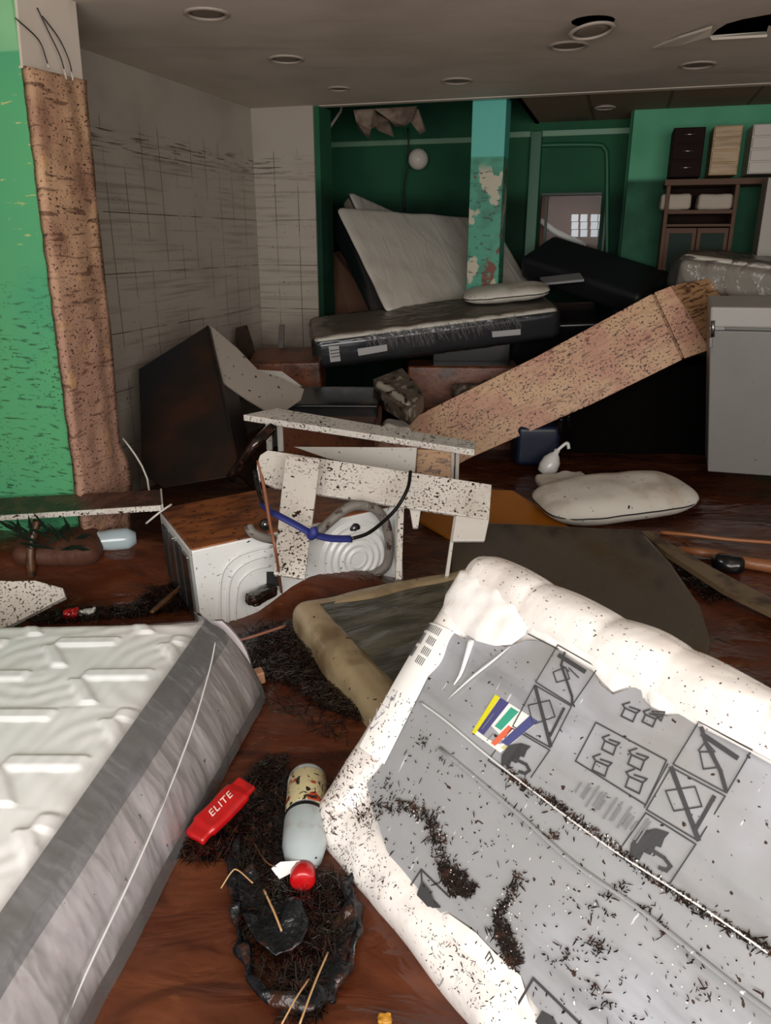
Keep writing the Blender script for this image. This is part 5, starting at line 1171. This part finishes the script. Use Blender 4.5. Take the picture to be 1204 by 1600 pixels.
twig('long bent straw lying across the twigs just below the white bottle', [(395, 1315, .05), (420, 1350, .06), (455, 1352, .05), (495, 1340, .06)], .0022)
twig('pale straight straw pointing down onto the black bag', [(412, 1390, .05), (428, 1425, .05), (440, 1455, .04)], .003, m_wire if False else mat('pale_straw', c('#a8845c'), .5))
twig('thin straw leaning out of the twigs beside the mattress bottom edge', [(345, 1388, .03), (362, 1362, .06), (372, 1360, .06), (395, 1380, .05)], .002, MATS['pale_straw'])
twig('long thin stalk slanting over the bag from the lower right', [(468, 1600, .07), (490, 1540, .08), (512, 1488, .08)], .0025, MATS['pale_straw'])
twig('second long stalk left of the slanting one in the black bag', [(440, 1600, .06), (462, 1560, .07), (482, 1530, .07)], .0022, MATS['pale_straw'])
twig('pinkish stick lying level over the dark twig heap', [(362, 1004, .06), (400, 993, .07), (445, 978, .06)], .006, mat('pinkish_stick', c('#9a6450'), .4))
twig('dark root lying at the left foot of the washing machine', [(236, 958, .04), (262, 935, .06), (290, 912, .06), (310, 900, .05)], .012, m_twig, 'wet_root')
twig('dark branch curling down from behind the broken white frame', [(352, 742, .12), (372, 715, .22), (395, 690, .34), (425, 680, .36)], .02, m_debris, 'wet_branch')
tag(tube('wet_branch', [at_y(425, 668, 4.0), at_y(402, 690, 3.9), at_y(385, 712, 3.9), at_y(360, 748, 3.95)], .028, m_debris), 'thick dark branch curling down behind the left end of the white frame', 'branch')
tag(boxobj('wood_block', 'small tan wood block beside the near mattress corner', 'wood block', at_f(398, 1058, .04), (1, .4, .1), (-.4, 1, 0), (.07, .05, .05), mat('tan_wood_block', c('#b08262'), .5), .008), None)
tag(boxobj('red_scrap', 'small crumpled red scrap in the litter behind the near mattress', 'scrap', at_f(111, 958, .03), (1, 0, .2), (0, 1, 0), (.06, .04, .04), m_red, .01, lambda p, n: .01*nz(p.x*60, p.y*60, p.z*60)), None)
tag(boxobj('white_scrap', 'small white scrap right beside the red scrap', 'scrap', at_f(136, 956, .02), (1, 0, .2), (0, 1, 0), (.07, .03, .02), m_white_plastic, .006, lambda p, n: .008*nz(p.x*60, p.y*60, p.z*60)), None)
tag(boxobj('yellow_leaf', 'small yellow leaf lump at the very bottom beside the bright mattress', 'leaf', at_f(602, 1592, .01), (1, 0, .2), (0, 1, 0), (.03, .02, .012), mat('yellow_leaf', c('#a8741c'), .5), .004, lambda p, n: .006*nz(p.x*90, p.y*90, p.z*90)), None)
# red sleeve with the word ELITE
ra, rb_ = at_f(314, 1298, .045), at_f(377, 1233, .075)
ax = (rb_-ra).normalized()
MRd = frame((ra+rb_)/2, ax, V((-ax.y, ax.x, 0)))
t = thing('red_packet', 'red packet printed with a white word, poking from under the near mattress', 'packet', MRd)
LL = (rb_-ra).length
rbox('packet_body', MRd, (LL+.07, .085, .035), .015, (24, 8, 4), m_red, t, lambda p, n: .006*nz(p.x*14, p.y*20, p.z*20)-(n.xyz.length*.006 if abs(p.x) > LL*.42 else 0))
fc = bpy.data.curves.new('word', 'FONT'); fc.body = 'ELITE'; fc.size = .034; fc.extrude = .0008; fc.align_x = 'CENTER'; fc.align_y = 'CENTER'; fc.shear = .3; fc.space_character = 1.1
fo = bpy.data.objects.new('word', fc); COL.objects.link(fo)
dg = bpy.context.evaluated_depsgraph_get(); me = bpy.data.meshes.new_from_object(fo.evaluated_get(dg)); bpy.data.objects.remove(fo)
me.materials.clear(); me.materials.append(mat('white_print', c('#e8c4bc'), .5))
lo = bpy.data.objects.new('printed_word', me); COL.objects.link(lo); lo.parent = t; lo.location = (0, 0, .0205)
# bottle
ba, bb_ = at_f(480, 1222, .055), at_f(473, 1365, .045)
axb = (bb_-ba); LB = axb.length+.05; axb.normalize(); bst = ba-axb*.03
t = thing('detergent_bottle', 'white plastic bottle with a red cap and torn label lying in the mud', 'bottle', frame(bst, axb, V((-axb.y, axb.x, 0))))
m_bot = mat('pale_bottle_plastic', c('#a4aeb0'), .25, [(c('#8a7c6a'), dict(k='noise', s=12, lo=.58, hi=.75, amt=.6))], coat=.4)
lathe('bottle_body', bst, axb, [(.03, 0), (.052, .006), (.058, .02), (.058, LB*.45), (.061, LB*.5), (.060, LB*.72), (.050, LB*.82), (.032, LB*.9), (.024, LB*.95)], m_bot, t, 32)
lathe('red_cap', bst, axb, [(.027, LB*.91), (.033, LB*.92), (.033, LB+.005), (.026, LB+.012)], m_red, t, 28)
lathe('paper_label', bst, axb, [(.0585, LB*.08), (.0592, LB*.085), (.0592, LB*.42), (.0585, LB*.425)], mat('stained_label', c('#b8ac84'), .5, [(c('#9a3a20'), dict(k='noise', s=22, lo=.56, hi=.6)), (c('#1c1612'), dict(k='noise', s=(30, 30, 30), lo=.56, hi=.6, dist=2)), (c('#d8d0c4'), dict(k='noise', s=8, lo=.55, hi=.65, loc=(3, 3, 3)))]), t, 32)
lathe('black_band', bst, axb, [(.0585, LB*.44), (.0605, LB*.445), (.0605, LB*.475), (.0585, LB*.48)], m_black, t, 32)
q = [at_f(424, 1358, .05), at_f(438, 1348, .07), at_f(468, 1346, .075), at_f(472, 1355, .07), at_f(458, 1362, .05), at_f(436, 1374, .03)]
tag(prism('torn_plastic_piece', q, (0, 0, .003), m_white_plastic, bevel=0), 'torn white plastic shard touching the red cap of the bottle', 'plastic piece')
# black bag, collapsed ring of wet cloth
t = thing('black_bag', 'collapsed wet black bag lying in the mud, full of twigs, lower middle', 'bag', at_f(450, 1460, 0))
rim = [(372, 1300), (366, 1360), (372, 1430), (376, 1480), (392, 1520), (420, 1552), (455, 1570), (492, 1565), (520, 1530), (545, 1480), (553, 1430), (550, 1385), (540, 1360)]
P_ = [at_f(x, y, .025) for x, y in rim]
v, f = tube_vf(P_, lambda u: .012+.010*sin(u*17)**2+.008*math.exp(-((u-.5)/.15)**2), 12, 10, .6)
v = [p+V((nz(p.x*16, p.y*16, 1), nz(p.x*16, p.y*16, 7), nz(p.x*22, p.y*22, 3)))*.026 for p in v]
mk('bag_rim', v, f, m_blackcloth, None, t, smooth=True)
def cloth(name, px, h0, amp, m, par):
    L = [at_f(x, y, h0) for x, y in px]; v2, f2 = cdt([(p.x, p.y) for p in L], (), .012)
    vs = [V((p.x, p.y, fh(p.x, p.y)+h0+amp*nz(p.x*11, p.y*11, 2)+amp*.5*nz(p.x*28, p.y*22, 5))) for p in v2]
    o = mk(name, vs, f2, m, None, par, smooth=True); s_ = o.modifiers.new('t', 'SOLIDIFY'); s_.thickness = .004; return o
cloth('bag_flap', [(370, 1370), (395, 1355), (420, 1400), (470, 1410), (485, 1445), (470, 1475), (430, 1490), (400, 1470), (378, 1430)], .04, .03, m_blackcloth, t)
cloth('bag_flap', [(515, 1450), (552, 1390), (556, 1450), (540, 1500), (512, 1560), (495, 1575), (500, 1510)], .03, .025, m_blackcloth, t)
cloth('bag_flap', [(425, 1360), (430, 1250), (450, 1200), (452, 1290), (448, 1370), (435, 1400)], .02, .02, m_blackcloth, t)

heap('leaf_specks', 'wet specks strewn over the black bag and its rim', [(368, 1330), (390, 1320), (440, 1380), (552, 1370), (552, 1470), (500, 1570), (450, 1572), (400, 1530), (374, 1470)], 1800, .005, .035, .003, .085)
